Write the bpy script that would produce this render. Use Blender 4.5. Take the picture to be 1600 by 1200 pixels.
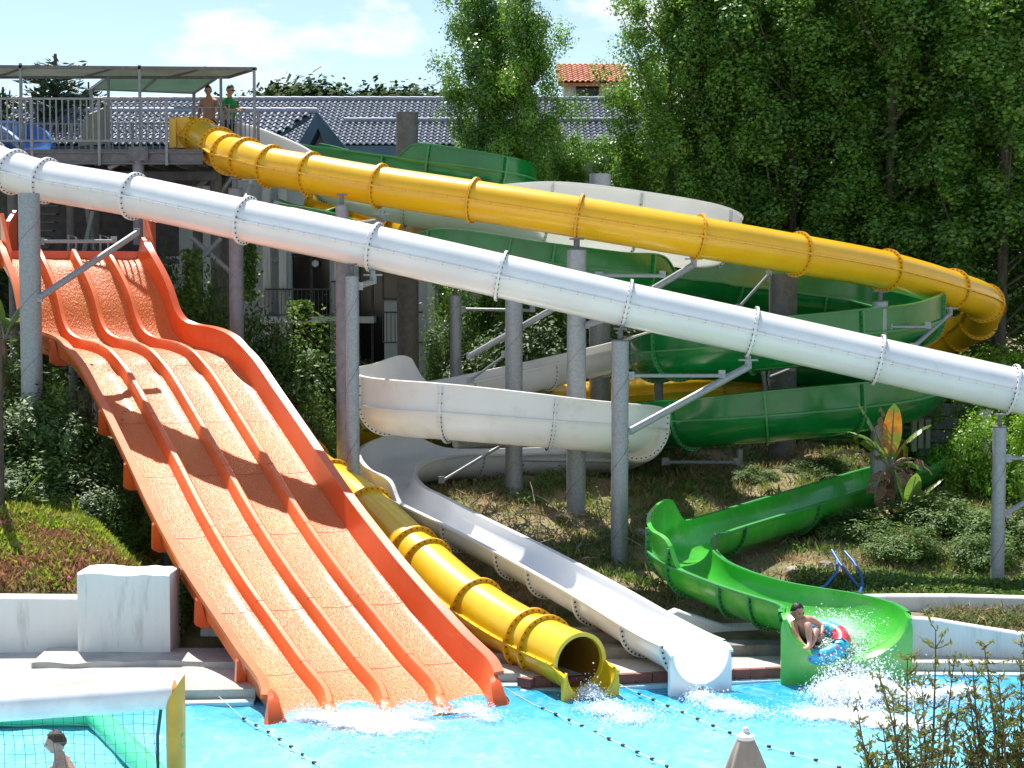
import bpy, bmesh, math, random
import numpy as np
from mathutils import Vector, Matrix
R_ = math.radians
random.seed(7); rng = np.random.default_rng(7)
for o in list(bpy.data.objects): bpy.data.objects.remove(o)
SC = bpy.context.scene
C = SC.collection
# ------------------------------------------------------------------ camera
F = 2600.0; CZ = 5.8; PIT = math.atan(150/F)
cam = bpy.data.cameras.new('camera'); camo = bpy.data.objects.new('camera', cam); C.objects.link(camo)
cam.sensor_width = 36; cam.lens = 36*F/1600; cam.clip_end = 2000; cam.clip_start = .1
camo.location = (0, 0, CZ); camo.rotation_euler = (math.pi/2-PIT, 0, 0)
SC.camera = camo
SC.render.resolution_x = 1024; SC.render.resolution_y = 768
# ------------------------------------------------------------------ light
SUN = Vector((-.20, .43, .88)).normalized()      # towards the sun: high, behind and left of the slides
elev = math.asin(SUN.z); azim = math.atan2(SUN.x, SUN.y)
W = bpy.data.worlds.new('World'); SC.world = W; W.use_nodes = True
nt = W.node_tree; nt.nodes.clear()
def N(t, **k):
    n = nt.nodes.new(t)
    for a, b in k.items(): setattr(n, a, b)
    return n
out = N('ShaderNodeOutputWorld'); bg = N('ShaderNodeBackground'); bg.inputs[1].default_value = .088
sky = N('ShaderNodeTexSky', sky_type='NISHITA'); sky.sun_disc = False; sky.sun_elevation = elev; sky.sun_rotation = azim
sky.altitude = 50; sky.air_density = 1.0; sky.dust_density = .25; sky.ozone_density = 1.2
tc = N('ShaderNodeTexCoord'); mp = N('ShaderNodeMapping'); mp.inputs['Scale'].default_value = (1, 1, 2.2)
no = N('ShaderNodeTexNoise'); no.inputs['Scale'].default_value = 7.0; no.inputs['Detail'].default_value = 9; no.inputs['Roughness'].default_value = .56
mp.inputs['Location'].default_value = (0.12, 0, .06)
rp = N('ShaderNodeValToRGB'); rp.color_ramp.elements[0].position = .50; rp.color_ramp.elements[1].position = .57
sx = N('ShaderNodeSeparateXYZ'); hm = N('ShaderNodeMapRange'); hm.inputs[1].default_value = .105; hm.inputs[2].default_value = .175; hm.inputs[3].default_value = .05; hm.inputs[4].default_value = -.05
ad = N('ShaderNodeMath', operation='ADD')
mx = N('ShaderNodeMix', data_type='RGBA'); mx.inputs[7].default_value = (6.6, 6.75, 6.9, 1)
mf = N('ShaderNodeMath', operation='MULTIPLY'); mf.inputs[1].default_value = .85
L = nt.links.new
L(tc.outputs['Generated'], mp.inputs[0]); L(mp.outputs[0], no.inputs['Vector']); L(tc.outputs['Generated'], sx.inputs[0])
L(sx.outputs[2], hm.inputs[0]); L(no.outputs[0], ad.inputs[0]); L(hm.outputs[0], ad.inputs[1]); L(ad.outputs[0], rp.inputs[0])
L(rp.outputs[0], mf.inputs[0]); L(mf.outputs[0], mx.inputs[0]); L(sky.outputs[0], mx.inputs[6]); L(mx.outputs[2], bg.inputs[0]); L(bg.outputs[0], out.inputs[0])
sl = bpy.data.lights.new('sun', 'SUN'); sl.energy = 4.6; sl.angle = R_(.5); sl.color = (1, .95, .87)
so = bpy.data.objects.new('sun', sl); C.objects.link(so); so.rotation_euler = SUN.to_track_quat('Z', 'Y').to_euler(); so.location = (0, 0, 40)
SC.view_settings.view_transform = 'Standard'; SC.view_settings.look = 'None'; SC.view_settings.gamma = 1
SC.view_settings.use_curve_mapping = False; SC.view_settings.exposure = .88
SC.render.engine = 'CYCLES'

# ------------------------------------------------------------------ helpers
def P(px, py, Y):
    a = (px-800)/F; b = (600-py)/F
    d = Vector((a, math.cos(PIT)+b*math.sin(PIT), -math.sin(PIT)+b*math.cos(PIT)))
    return Vector((0, 0, CZ)) + d*(Y/d.y)
def S(Y): return F/Y
def wloc(o):
    v = Vector((0, 0, 0))
    while o: v += o.location; o = o.parent
    return v
def tag(o, label=None, cat=None, group=None, kind=None):
    if label: o['label'] = label
    if cat: o['category'] = cat
    if group: o['group'] = group
    if kind: o['kind'] = kind
    return o
def thing(name, label, cat, loc=(0, 0, 0), group=None):
    o = bpy.data.objects.new(name, None); C.objects.link(o); o.location = loc; o.empty_display_size = .2
    return tag(o, label, cat, group)
def link(name, me, parent=None):
    o = bpy.data.objects.new(name, me); C.objects.link(o)
    if parent: o.parent = parent
    return o
def clone(o, parent=None):
    c = o.copy(); C.objects.link(c); c.parent = parent
    for ch in list(o.children): clone(ch, c)
    return c
class MB:
    def __init__(s): s.v = []; s.f = []; s.m = []; s.mi = 0
    def poly(s, pts):
        b = len(s.v); s.v += [tuple(p) for p in pts]; s.f.append(tuple(range(b, b+len(pts)))); s.m.append(s.mi)
    def box(s, c, d, ax=None):
        c = Vector(c); X, Y, Z = ax if ax else (Vector((1, 0, 0)), Vector((0, 1, 0)), Vector((0, 0, 1)))
        b = len(s.v)
        for k in range(8):
            s.v.append(tuple(c + X*(d[0]/2*(1 if k & 1 else -1)) + Y*(d[1]/2*(1 if k & 2 else -1)) + Z*(d[2]/2*(1 if k & 4 else -1))))
        for f in ((0, 2, 3, 1), (4, 5, 7, 6), (0, 1, 5, 4), (2, 6, 7, 3), (0, 4, 6, 2), (1, 3, 7, 5)):
            s.f.append(tuple(b+i for i in f)); s.m.append(s.mi)
    def beam(s, p0, p1, w, h, up=Vector((0, 0, 1))):
        p0 = Vector(p0); p1 = Vector(p1); t = (p1-p0).normalized(); sd = t.cross(up)
        if sd.length < 1e-3: sd = Vector((1, 0, 0))
        sd.normalize(); u = sd.cross(t)
        s.box((p0+p1)/2, ((p1-p0).length, w, h), (t, sd, u))
    def cyl(s, p0, p1, r0, r1=None, n=12, cap=True):
        r1 = r0 if r1 is None else r1; p0 = Vector(p0); p1 = Vector(p1); t = (p1-p0).normalized()
        a = t.orthogonal().normalized(); c = t.cross(a); b = len(s.v)
        for p, r in ((p0, r0), (p1, r1)):
            for i in range(n):
                q = 2*math.pi*i/n; s.v.append(tuple(p+a*(r*math.cos(q))+c*(r*math.sin(q))))
        for i in range(n):
            j = (i+1) % n; s.f.append((b+i, b+j, b+n+j, b+n+i)); s.m.append(s.mi)
        if cap:
            s.f.append(tuple(b+n-1-i for i in range(n))); s.m.append(s.mi)
            s.f.append(tuple(b+n+i for i in range(n))); s.m.append(s.mi)
    def tube(s, pts, r, n=8, cap=True):
        pts = [Vector(p) for p in pts]; m = len(pts); b = len(s.v)
        rr = r if isinstance(r, (list, tuple)) else [r]*m
        T0 = (pts[1]-pts[0]).normalized(); a = T0.orthogonal().normalized()
        for k in range(m):
            t = (pts[min(k+1, m-1)]-pts[max(k-1, 0)]).normalized(); a = (a-t*a.dot(t)).normalized(); c = t.cross(a)
            for i in range(n):
                q = 2*math.pi*i/n; s.v.append(tuple(pts[k]+a*(rr[k]*math.cos(q))+c*(rr[k]*math.sin(q))))
        for k in range(m-1):
            for i in range(n):
                j = (i+1) % n; s.f.append((b+k*n+i, b+k*n+j, b+(k+1)*n+j, b+(k+1)*n+i)); s.m.append(s.mi)
        if cap:
            s.f.append(tuple(b+n-1-i for i in range(n))); s.m.append(s.mi)
            s.f.append(tuple(b+(m-1)*n+i for i in range(n))); s.m.append(s.mi)
    def loft(s, rings, cap=True, closed=True):
        n = len(rings[0]); b = len(s.v)
        for r in rings: s.v += [tuple(p) for p in r]
        for k in range(len(rings)-1):
            for i in range(n if closed else n-1):
                j = (i+1) % n; s.f.append((b+k*n+i, b+k*n+j, b+(k+1)*n+j, b+(k+1)*n+i)); s.m.append(s.mi)
        if cap and closed:
            s.f.append(tuple(b+n-1-i for i in range(n))); s.m.append(s.mi)
            s.f.append(tuple(b+(len(rings)-1)*n+i for i in range(n))); s.m.append(s.mi)
    def lathe(s, c, prof, n=16):
        c = Vector(c); s.loft([[c+Vector((r*math.cos(2*math.pi*i/n), r*math.sin(2*math.pi*i/n), z)) for i in range(n)] for r, z in prof])
    def prism(s, pts, d):
        d = Vector(d); a = [Vector(p) for p in pts]; b = [p+d for p in a]; s.loft([a, b])
    def build(s, name, mats, parent=None, smooth=None, fix=True):
        me = bpy.data.meshes.new(name)
        off = wloc(parent) if parent else Vector((0, 0, 0))
        me.from_pydata([(x-off.x, y-off.y, z-off.z) for x, y, z in s.v], [], s.f)
        for m in (mats if isinstance(mats, (list, tuple)) else [mats]): me.materials.append(m)
        me.polygons.foreach_set('material_index', s.m)
        if fix:
            bm = bmesh.new(); bm.from_mesh(me); bmesh.ops.recalc_face_normals(bm, faces=bm.faces); bm.to_mesh(me); bm.free()
        if smooth:
            me.polygons.foreach_set('use_smooth', [True]*len(me.polygons)); me.set_sharp_from_angle(angle=R_(smooth))
        me.update(); return link(name, me, parent)

# ------------------------------------------------------------------ materials
def mat(name, col, rough=.5, col2=None, ns=3.0, bump=0.0, bs=40.0, metal=0.0, coat=0.0, spec=.5, stretch=None, lo=.35, hi=.65, trans=0.0, rot=None, tval=1.7, island=0.0, det=5, dirt=None, dirt_s=1.2, dirt_lo=.52, dirt_hi=.75, emit=None, objcoord=True):
    m = bpy.data.materials.new(name); m.use_nodes = True; t = m.node_tree; t.nodes.clear()
    A = t.nodes.new; K = t.links.new
    o = A('ShaderNodeOutputMaterial'); p = A('ShaderNodeBsdfPrincipled')
    p.inputs['Roughness'].default_value = rough; p.inputs['Metallic'].default_value = metal
    p.inputs['Coat Weight'].default_value = coat; p.inputs['Coat Roughness'].default_value = .12; p.inputs['Specular IOR Level'].default_value = spec
    g = A('ShaderNodeNewGeometry'); mpn = A('ShaderNodeMapping'); K(g.outputs['Position'], mpn.inputs[0])
    if rot is not None:
        vr = A('ShaderNodeVectorRotate'); vr.rotation_type = 'Z_AXIS'; vr.inputs['Angle'].default_value = rot; K(g.outputs['Position'], vr.inputs[0]); K(vr.outputs[0], mpn.inputs[0])
    if stretch: mpn.inputs['Scale'].default_value = stretch
    c = None
    if col2 is None: col2 = tuple(x*.82 for x in col)
    n1 = A('ShaderNodeTexNoise'); n1.inputs['Scale'].default_value = ns; n1.inputs['Detail'].default_value = det
    K(mpn.outputs[0], n1.inputs['Vector'])
    mr = A('ShaderNodeMapRange'); mr.inputs[1].default_value = lo; mr.inputs[2].default_value = hi; K(n1.outputs[0], mr.inputs[0])
    mi = A('ShaderNodeMix'); mi.data_type = 'RGBA'; mi.inputs[6].default_value = (*col, 1); mi.inputs[7].default_value = (*col2, 1); K(mr.outputs[0], mi.inputs[0])
    c = mi.outputs[2]
    if island:
        hs = A('ShaderNodeHueSaturation'); ma = A('ShaderNodeMapRange'); ma.inputs[3].default_value = 1-island; ma.inputs[4].default_value = 1+island
        K(g.outputs['Random Per Island'], ma.inputs[0]); K(ma.outputs[0], hs.inputs['Value'])
        mb = A('ShaderNodeMapRange'); mb.inputs[3].default_value = .485; mb.inputs[4].default_value = .515; 
        ml = A('ShaderNodeMath'); ml.operation = 'MULTIPLY'; ml.inputs[1].default_value = 7.31; K(g.outputs['Random Per Island'], ml.inputs[0])
        mo = A('ShaderNodeMath'); mo.operation = 'FRACT'; K(ml.outputs[0], mo.inputs[0]); K(mo.outputs[0], mb.inputs[0]); K(mb.outputs[0], hs.inputs['Hue'])
        K(c, hs.inputs['Color']); c = hs.outputs[0]
    if dirt:
        n2 = A('ShaderNodeTexNoise'); n2.inputs['Scale'].default_value = dirt_s; n2.inputs['Detail'].default_value = 8; n2.inputs['Roughness'].default_value = .65; K(mpn.outputs[0], n2.inputs['Vector'])
        m2 = A('ShaderNodeMapRange'); m2.inputs[1].default_value = dirt_lo; m2.inputs[2].default_value = dirt_hi; K(n2.outputs[0], m2.inputs[0])
        m3 = A('ShaderNodeMix'); m3.data_type = 'RGBA'; m3.inputs[7].default_value = (*dirt, 1); K(m2.outputs[0], m3.inputs[0]); K(c, m3.inputs[6]); c = m3.outputs[2]
    K(c, p.inputs['Base Color'])
    if bump:
        nb = A('ShaderNodeTexNoise'); nb.inputs['Scale'].default_value = bs; nb.inputs['Detail'].default_value = 4; K(mpn.outputs[0], nb.inputs['Vector'])
        bp = A('ShaderNodeBump'); bp.inputs['Strength'].default_value = min(1, bump); bp.inputs['Distance'].default_value = .02*max(1, bump); K(nb.outputs[0], bp.inputs['Height']); K(bp.outputs[0], p.inputs['Normal'])
    sh = p.outputs[0]
    if trans:
        tr = A('ShaderNodeBsdfTranslucent'); ms = A('ShaderNodeMixShader'); ms.inputs[0].default_value = trans
        hs2 = A('ShaderNodeHueSaturation'); hs2.inputs['Value'].default_value = tval; hs2.inputs['Hue'].default_value = .485 if island else .5; K(c, hs2.inputs['Color']); K(hs2.outputs[0], tr.inputs[0])
        K(sh, ms.inputs[1]); K(tr.outputs[0], ms.inputs[2]); sh = ms.outputs[0]
    K(sh, o.inputs[0]); return m
M = {}
def dm(k, *a, **kw): M[k] = mat(k, *a, **kw); return M[k]
dm('orange', (.78, .12, .022), .32, (.70, .09, .02), 2.0, coat=.3, dirt=(.80, .18, .05), dirt_s=2.0, dirt_lo=.5, dirt_hi=.8)
dm('orange_seam', (.62, .12, .03), .5)
dm('orange_top', (.80, .18, .045), .4, (.76, .15, .035), 3.0, coat=.2)
dm('orange_lane', (.66, .125, .010), .40, (.71, .21, .035), 60.0, bump=1.1, bs=44, coat=.1, rot=-.53, stretch=(1.1, .34, .34), lo=.44, hi=.66, det=8, dirt=(.70, .19, .010), dirt_s=1.4, dirt_lo=.5, dirt_hi=.7)  # paler speckle paints the glitter of running water into the colour
dm('yellow', (.88, .51, .010), .3, (.85, .47, .010), 1.3, coat=.3, dirt=(.66, .34, .02), dirt_s=2.2, dirt_lo=.6, dirt_hi=.9)
dm('yellow_low', (.84, .56, .012), .3, (.76, .50, .015), 1.3, coat=.4, dirt=(.5, .36, .05), dirt_s=3, dirt_lo=.6, dirt_hi=.85)
dm('yellow_flange', (.80, .42, .010), .4, (.76, .38, .01), 4)
dm('bolt_brown', (.20, .10, .02), .6)
dm('yellow_mouth_shade', (.30, .15, .01), .4, (.25, .12, .01), 2)  # dark yellow standing in for the shade inside the tube mouth
dm('white_gel', (.84, .84, .83), .25, (.78, .78, .77), 1.2, coat=.4, dirt=(.55, .53, .48), dirt_s=2.5, dirt_lo=.62, dirt_hi=.95)
dm('white_trans', (.84, .84, .83), .3, (.8, .8, .79), 1.2, coat=.2, trans=.45, tval=1.08)
dm('white_old', (.86, .85, .82), .33, (.82, .80, .76), 1.0, coat=.2, trans=.15, tval=1.1, dirt=(.58, .53, .42), dirt_s=1.8, dirt_lo=.56, dirt_hi=.95)
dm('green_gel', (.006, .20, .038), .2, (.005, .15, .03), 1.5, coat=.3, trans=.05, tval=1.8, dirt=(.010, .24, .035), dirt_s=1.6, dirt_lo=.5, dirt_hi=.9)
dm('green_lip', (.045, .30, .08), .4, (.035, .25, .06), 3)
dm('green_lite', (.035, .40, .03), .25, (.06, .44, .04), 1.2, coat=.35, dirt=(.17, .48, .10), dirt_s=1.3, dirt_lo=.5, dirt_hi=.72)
dm('galv', (.34, .36, .37), .5, (.28, .30, .31), 22, metal=.3, lo=.4, hi=.6, bump=.15, bs=60, dirt=(.24, .24, .24), dirt_s=2, dirt_lo=.6, dirt_hi=.85)
dm('galv_old', (.17, .17, .17), .6, (.12, .12, .12), 9, metal=.2, dirt=(.13, .12, .11), dirt_s=2)
dm('galv_pink', (.24, .23, .25), .55, (.19, .18, .20), 8, metal=.3)
dm('steel_dark', (.10, .10, .11), .6, (.06, .06, .06), 5)
dm('bolt', (.03, .025, .02), .6)
dm('rail', (.26, .27, .28), .5, (.20, .21, .22), 8, metal=.2)
dm('canopy', (.40, .43, .37), .8, (.32, .36, .30), 2, trans=.2)
dm('canopy_green', (.26, .36, .30), .8, (.22, .32, .26), 2, trans=.3)
dm('deck_board', (.20, .19, .18), .8, (.13, .12, .11), 6)
dm('white_wall', (.80, .80, .78), .8, (.72, .72, .70), 1.5, bump=.3, bs=25, stretch=(1, 1, .16), dirt=(.30, .29, .26), dirt_s=3.0, dirt_lo=.54, dirt_hi=.80)
dm('house_wall', (.62, .66, .66), .85, (.56, .60, .60), 1.0)
dm('house_blue', (.06, .12, .18), .6, (.05, .10, .15), 2)
dm('roof_tile', (.13, .155, .20), .34, (.09, .11, .15), 4, spec=.8, island=.2)
dm('ridge_tile', (.34, .37, .43), .45, (.28, .31, .37), 6)
dm('red_tile', (.52, .20, .11), .8, (.42, .15, .08), 6, island=.2)
dm('glass_dark', (.012, .014, .016), .1, (.02, .02, .02), 2)
dm('concrete', (.56, .54, .49), .85, (.44, .42, .38), 1.6, bump=.5, bs=30, dirt=(.26, .23, .19), dirt_s=.9, dirt_lo=.5, dirt_hi=.75, det=9)
dm('concrete_dark', (.28, .26, .23), .9, (.17, .16, .14), 2.5, bump=.8, bs=20, dirt=(.09, .08, .06), dirt_s=1.6)
dm('brick', (.26, .10, .07), .85, (.18, .07, .05), 8, island=.3)
dm('pool_edge', (.62, .80, .86), .4, (.50, .74, .82), 3)
dm('pool_tile', (.25, .62, .74), .4, (.20, .55, .70), 3)
dm('rope', (.70, .65, .50), .8); dm('float_dark', (.03, .03, .05), .5)
dm('soil', (.32, .235, .14), .95, (.20, .17, .08), 1.2, bump=1.2, bs=9, det=10, dirt=(.08, .10, .03), dirt_s=.8, dirt_lo=.45, dirt_hi=.62)
dm('rock', (.36, .32, .27), .9, (.22, .19, .15), 5, bump=1, bs=12)
dm('poplar_leaf', (.10, .23, .03), .34, (.18, .34, .035), .9, tval=1.7, trans=.38, island=.35)
dm('poplar_leaf_b', (.075, .19, .032), .34, (.14, .28, .035), .9, tval=1.7, trans=.38, island=.35)
dm('bush_leaf', (.07, .15, .020), .6, (.10, .19, .028), 1.5, trans=.3, island=.4)
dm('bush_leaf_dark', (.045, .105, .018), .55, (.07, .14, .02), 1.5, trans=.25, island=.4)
dm('bright_leaf', (.11, .24, .015), .42, (.16, .32, .02), 1.5, trans=.4, island=.3)
dm('conifer_leaf', (.022, .055, .022), .55, (.035, .08, .025), 2, trans=.1, island=.4)
dm('pine_leaf', (.045, .085, .022), .8, (.07, .12, .03), 1, spec=.1, trans=0, island=.4)
dm('grass_green', (.10, .17, .025), .6, (.15, .20, .04), .8, trans=.3, island=.4)
dm('grass_dry', (.38, .29, .15), .7, (.28, .22, .09), .8, trans=.25, island=.35)
dm('cover_red', (.34, .16, .09), .6, (.26, .20, .06), 1.2, trans=.25, island=.4)
dm('cover_green', (.20, .32, .03), .6, (.30, .36, .04), 1.2, trans=.3, island=.3)
dm('flower_pink', (.60, .10, .36), .6, trans=.2)
dm('banana_leaf', (.12, .22, .03), .4, (.18, .28, .04), 3, trans=.35, stretch=(1, 1, 3))
dm('banana_yellow', (.60, .36, .02), .5, (.45, .09, .01), 4, trans=.3, dirt=(.14, .24, .03), dirt_s=3, dirt_lo=.45, dirt_hi=.6)
dm('banana_dead', (.26, .15, .08), .8, (.16, .09, .05), 6, trans=.1)
dm('olive_leaf', (.13, .18, .03), .5, (.20, .20, .04), 5, trans=.3, island=.45)
dm('bark', (.12, .10, .075), .9, (.07, .06, .045), 12, bump=1, bs=20, stretch=(1, 1, .3))
dm('bark_pale', (.28, .25, .20), .9, (.16, .14, .11), 10, bump=1, bs=20, stretch=(1, 1, .3))
dm('twig', (.10, .06, .04), .8)
dm('skin', (.46, .235, .15), .5, (.42, .20, .125), 6); dm('skin_pink', (.60, .33, .25), .5, (.48, .23, .17), 6)
dm('hair', (.02, .014, .01), .6); dm('hair_brown', (.07, .035, .018), .6)
dm('polo', (.01, .22, .045), .8); dm('shorts_blue', (.012, .025, .07), .7); dm('shorts_dark', (.02, .02, .025), .7)
dm('ring_blue', (.03, .42, .68), .35, (.05, .50, .74), 3, coat=.4); dm('ring_red', (.70, .05, .08), .4); dm('black', (.01, .01, .012), .5)
dm('pvc_white', (.82, .84, .86), .35, coat=.3); dm('pvc_yellow', (.68, .38, .03), .4, coat=.2); dm('pvc_green', (.06, .62, .30), .35, (.08, .68, .36), 2, coat=.3)
dm('net', (.02, .10, .13), .7); dm('hose', (.02, .13, .42), .4); dm('parasol', (.40, .36, .31), .85, (.34, .30, .26), 5, trans=.15)
dm('blue_gel', (.01, .14, .40), .25, (.01, .10, .32), 2, coat=.5)
dm('wood_grey', (.25, .22, .19), .9, (.17, .15, .13), 4, stretch=(4, 4, .5))
dm('foam', (.90, .94, .96), .6, (.82, .90, .94), 12, bump=1, bs=20)
# ------------------------------------------------------------------ centre lines of the slides (picture x, picture y, distance, ...)
def resample(ctrl, step=.12):
    """ctrl: list of (px,py,Y,*attrs) -> list of (pos, attrs)"""
    A = [np.array(list(P(c[0], c[1], c[2]))+list(c[3:]), float) for c in ctrl]
    A = [2*A[0]-A[1]]+A+[2*A[-1]-A[-2]]
    pts = []
    for i in range(1, len(A)-2):
        p0, p1, p2, p3 = A[i-1:i+3]; n = max(4, int(np.linalg.norm(p2[:3]-p1[:3])/.06))
        # centripetal Catmull-Rom
        def d(a, b): return max(1e-4, np.linalg.norm(a[:3]-b[:3])**.5)
        t0 = 0; t1 = t0+d(p0, p1); t2 = t1+d(p1, p2); t3 = t2+d(p2, p3)
        for k in range(n):
            t = t1+(t2-t1)*k/n
            a1 = (t1-t)/(t1-t0)*p0+(t-t0)/(t1-t0)*p1; a2 = (t2-t)/(t2-t1)*p1+(t-t1)/(t2-t1)*p2; a3 = (t3-t)/(t3-t2)*p2+(t-t2)/(t3-t2)*p3
            b1 = (t2-t)/(t2-t0)*a1+(t-t0)/(t2-t0)*a2; b2 = (t3-t)/(t3-t1)*a2+(t-t1)/(t3-t1)*a3
            pts.append((t2-t)/(t2-t1)*b1+(t-t1)/(t2-t1)*b2)
    pts.append(A[-2]); pts = np.array(pts)
    # smooth a little
    for _ in range(6): pts[1:-1, :3] = .5*pts[1:-1, :3]+.25*(pts[:-2, :3]+pts[2:, :3])
    s = np.concatenate([[0], np.cumsum(np.linalg.norm(np.diff(pts[:, :3], axis=0), axis=1))])
    n = int(s[-1]/step); q = np.linspace(0, s[-1], n+1)
    return np.stack([np.interp(q, s, pts[:, k]) for k in range(pts.shape[1])], 1), s[-1]
Yc = [(300, 212, 38.9), (316, 215, 38.5), (341, 229, 37.6), (360, 242, 36.9), (384, 248, 36.3), (422, 260, 35.8), (488, 272, 35.2), (595, 291, 34.5), (739, 313, 33.8), (907, 340, 33.3), (1087, 370, 33.2), (1245, 397, 34.2), (1385, 423, 35.8), (1487, 452, 37.3), (1538, 474, 38.8), (1528, 503, 40.2), (1492, 524, 41.2), (1440, 546, 41.6), (1350, 578, 41.6), (1200, 602, 41.2), (1030, 612, 40.5), (900, 625, 39.8), (720, 650, 38.6), (600, 668, 37.8), (520, 678, 36.6), (478, 692, 34.8), (478, 722, 32.6), (505, 748, 30.9), (545, 775, 29.8), (590, 812, 28.8), (650, 868, 27.6), (720, 930, 26.3), (790, 978, 25.2), (850, 1010, 24.35), (903, 1034, 23.55)]
low = [(1130, 492, 38.8, .55, 0, 0, 1), (1060, 512, 38.5, .55, 0, 0, 1), (990, 533, 38, .55, 0, 0, 1), (850, 566, 37, .55, 0, 0, 1), (720, 594, 36, .56, 0, .0, 1), (688, 600, 35.7, .56, 0, .06, 1), (672, 602, 35.5, .56, 0, .55, 1), (620, 611, 34.6, .54, 0, .55, 1), (598, 620, 33.4, .53, 0, .55, 1), (607, 631, 32.1, .52, 0, .55, 1), (640, 637, 31.4, .52, 0, .55, 1), (700, 641, 31, .52, 0, .53, 1), (850, 653, 30.9, .52, 0, .46, 1), (945, 661, 31.2, .52, 0, .40, 1), (990, 667, 32.2, .52, 0, .38, 1), (998, 680, 33.8, .52, 0, .2, 1), (965, 694, 35.4, .54, 0, 0, 1), (900, 702, 36.2, .55, 0, 0, 1), (780, 706, 36, .55, 0, 0, 1), (715, 706, 35.6, .55, 0, 0.05, 1), (670, 710, 35.0, .55, 0, .42, 1), (626, 720, 33.9, .52, 0, .42, 1), (604, 740, 32.3, .50, 0, .42, 1), (620, 763, 30.8, .48, 0, .36, 1), (648, 776, 30.1, .46, 0, .30, 1), (662, 783, 29.8, .45, 0, .02, 1), (675, 790, 29.5, .45, 0, 0, 1), (800, 852, 27.8, .45, 0, 0, 1), (930, 922, 26, .45, 0, 0, 1), (1015, 972, 24.8, .45, 0, 0, 1), (1060, 996, 24.1, .45, 0, 0, 1), (1083, 1006, 23.72, .45, 0, 0, 1)]
def g(px, py, Y, R=.56, eL=0, eR=0, w=1): return (px, py, Y, R, eL, eR, w)
G1 = [g(470, 222, 40), g(520, 232, 39.3), g(600, 243, 38.8), g(640, 248, 38.5, eR=.03), g(656, 252, 38.4, eR=.34), g(720, 262, 38.2, eR=.38), g(772, 273, 38.5, eR=.36), g(798, 283, 39.6, eR=.34), g(790, 292, 41.2, eR=.3), g(720, 306, 42.3, eR=.3), g(600, 315, 42.3), g(510, 322, 41.3), g(470, 330, 39.8, eR=.3), g(480, 340, 38.2, eR=.3), g(540, 355, 37.3, eR=.3), g(640, 372, 36.9, eR=.02), g(690, 380, 36.7, eR=.30), g(850, 410, 36.5, eR=.42), g(960, 425, 36.7, eR=.42), g(1008, 431, 37.1, eR=.42), g(1028, 434, 37.4, eR=.02), g(1060, 437, 37.9), g(1092, 441, 38.5, eL=.03), g(1108, 444, 38.8, eL=.5), g(1215, 455, 39.8, eL=.58), g(1350, 470, 39.6, eL=.58), g(1415, 482, 38.2, eL=.55), g(1430, 496, 36.6, eL=.55), g(1385, 512, 35.1, eL=.5), g(1300, 522, 34.3, eL=.5), g(1215, 532, 34, eL=.5), g(1090, 545, 34.7, eL=.45), g(1030, 552, 36.3, eL=.30), g(1050, 554, 38.5, eL=.30), g(1120, 556, 39.7, eL=.5), g(1215, 564, 40.2, eL=.5), g(1370, 576, 39.6, eL=.5), g(1428, 592, 38.0, eL=.5), g(1428, 610, 36.2, eL=.5), g(1370, 626, 34.7, eL=.5), g(1215, 644, 33.9, eL=.5), g(1080, 655, 34.5, eL=.42), g(1010, 658, 36.3, eL=.4), g(1030, 664, 38.6, eL=.4), g(1120, 672, 40, eL=.3), g(1215, 678, 40.2, eL=.3), g(1370, 690, 39.4, eL=.3), g(1430, 704, 37.8, eL=.3), g(1432, 722, 36.2, eL=.1), g(1365, 744, 34.0), g(1230, 785, 31.4), g(1112, 820, 29.5, .54, eR=.03), g(1094, 826, 29.1, .53, eR=.46), g(1066, 840, 28.2, .5, eR=.44), g(1066, 862, 27.4, .5, eR=.40), g(1086, 878, 26.9, .5, eR=.36), g(1100, 885, 26.7, .5, eR=.02), g(1150, 905, 26.2, .52, w=1.0), g(1204, 921, 25.75, .55, w=1.05), g(1251, 931, 25.35, .58, w=1.15), g(1290, 940, 24.95, .6, w=1.3), g(1312, 949, 24.6, .62, w=1.38), g(1319, 957, 24.3, .62, w=1.42)]
Oc = [(114, 401, 35.3), (119, 410, 35.0), (136, 442, 34.6), (148, 472, 34.3), (157, 508, 34.0), (168, 530, 33.75), (184, 541, 33.5), (207, 546, 33.15), (224, 552, 32.9), (240, 562, 32.6), (256, 580, 32.35), (276, 609, 31.75), (300, 650, 31.0), (345, 728, 29.4), (397, 820, 27.6), (453, 906, 26.0), (508, 980, 24.9), (556, 1043, 23.9), (594, 1088, 23.1), (600, 1108, 22.72)]

CLP = []
for ctrl, kind in ((Yc, 'y'), (low, 'f'), (G1, 'f'), (Oc, 'o')):
    q, _ = resample(ctrl, .25)
    for p in q:
        if kind == 'y': CLP.append((p[0], p[1], p[2]-.62, .55))
        elif kind == 'f': CLP.append((p[0], p[1], p[2]-p[3]-.15, p[3]*p[6]+.12))
        else:
            for u in (-1.3, -.65, 0, .65, 1.3): CLP.append((p[0]+.957*u, p[1]+.291*u, p[2]-.40, .45))
CLP = np.array(CLP); CLP = CLP[CLP[:, 2] < 3.8]
def clear_z(x, y, z):
    d = np.hypot(CLP[:, 0]-x, CLP[:, 1]-y)-CLP[:, 3]
    lim = CLP[:, 2]+np.maximum(0, d)*1.1
    return min(z, float(lim.min()))
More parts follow.
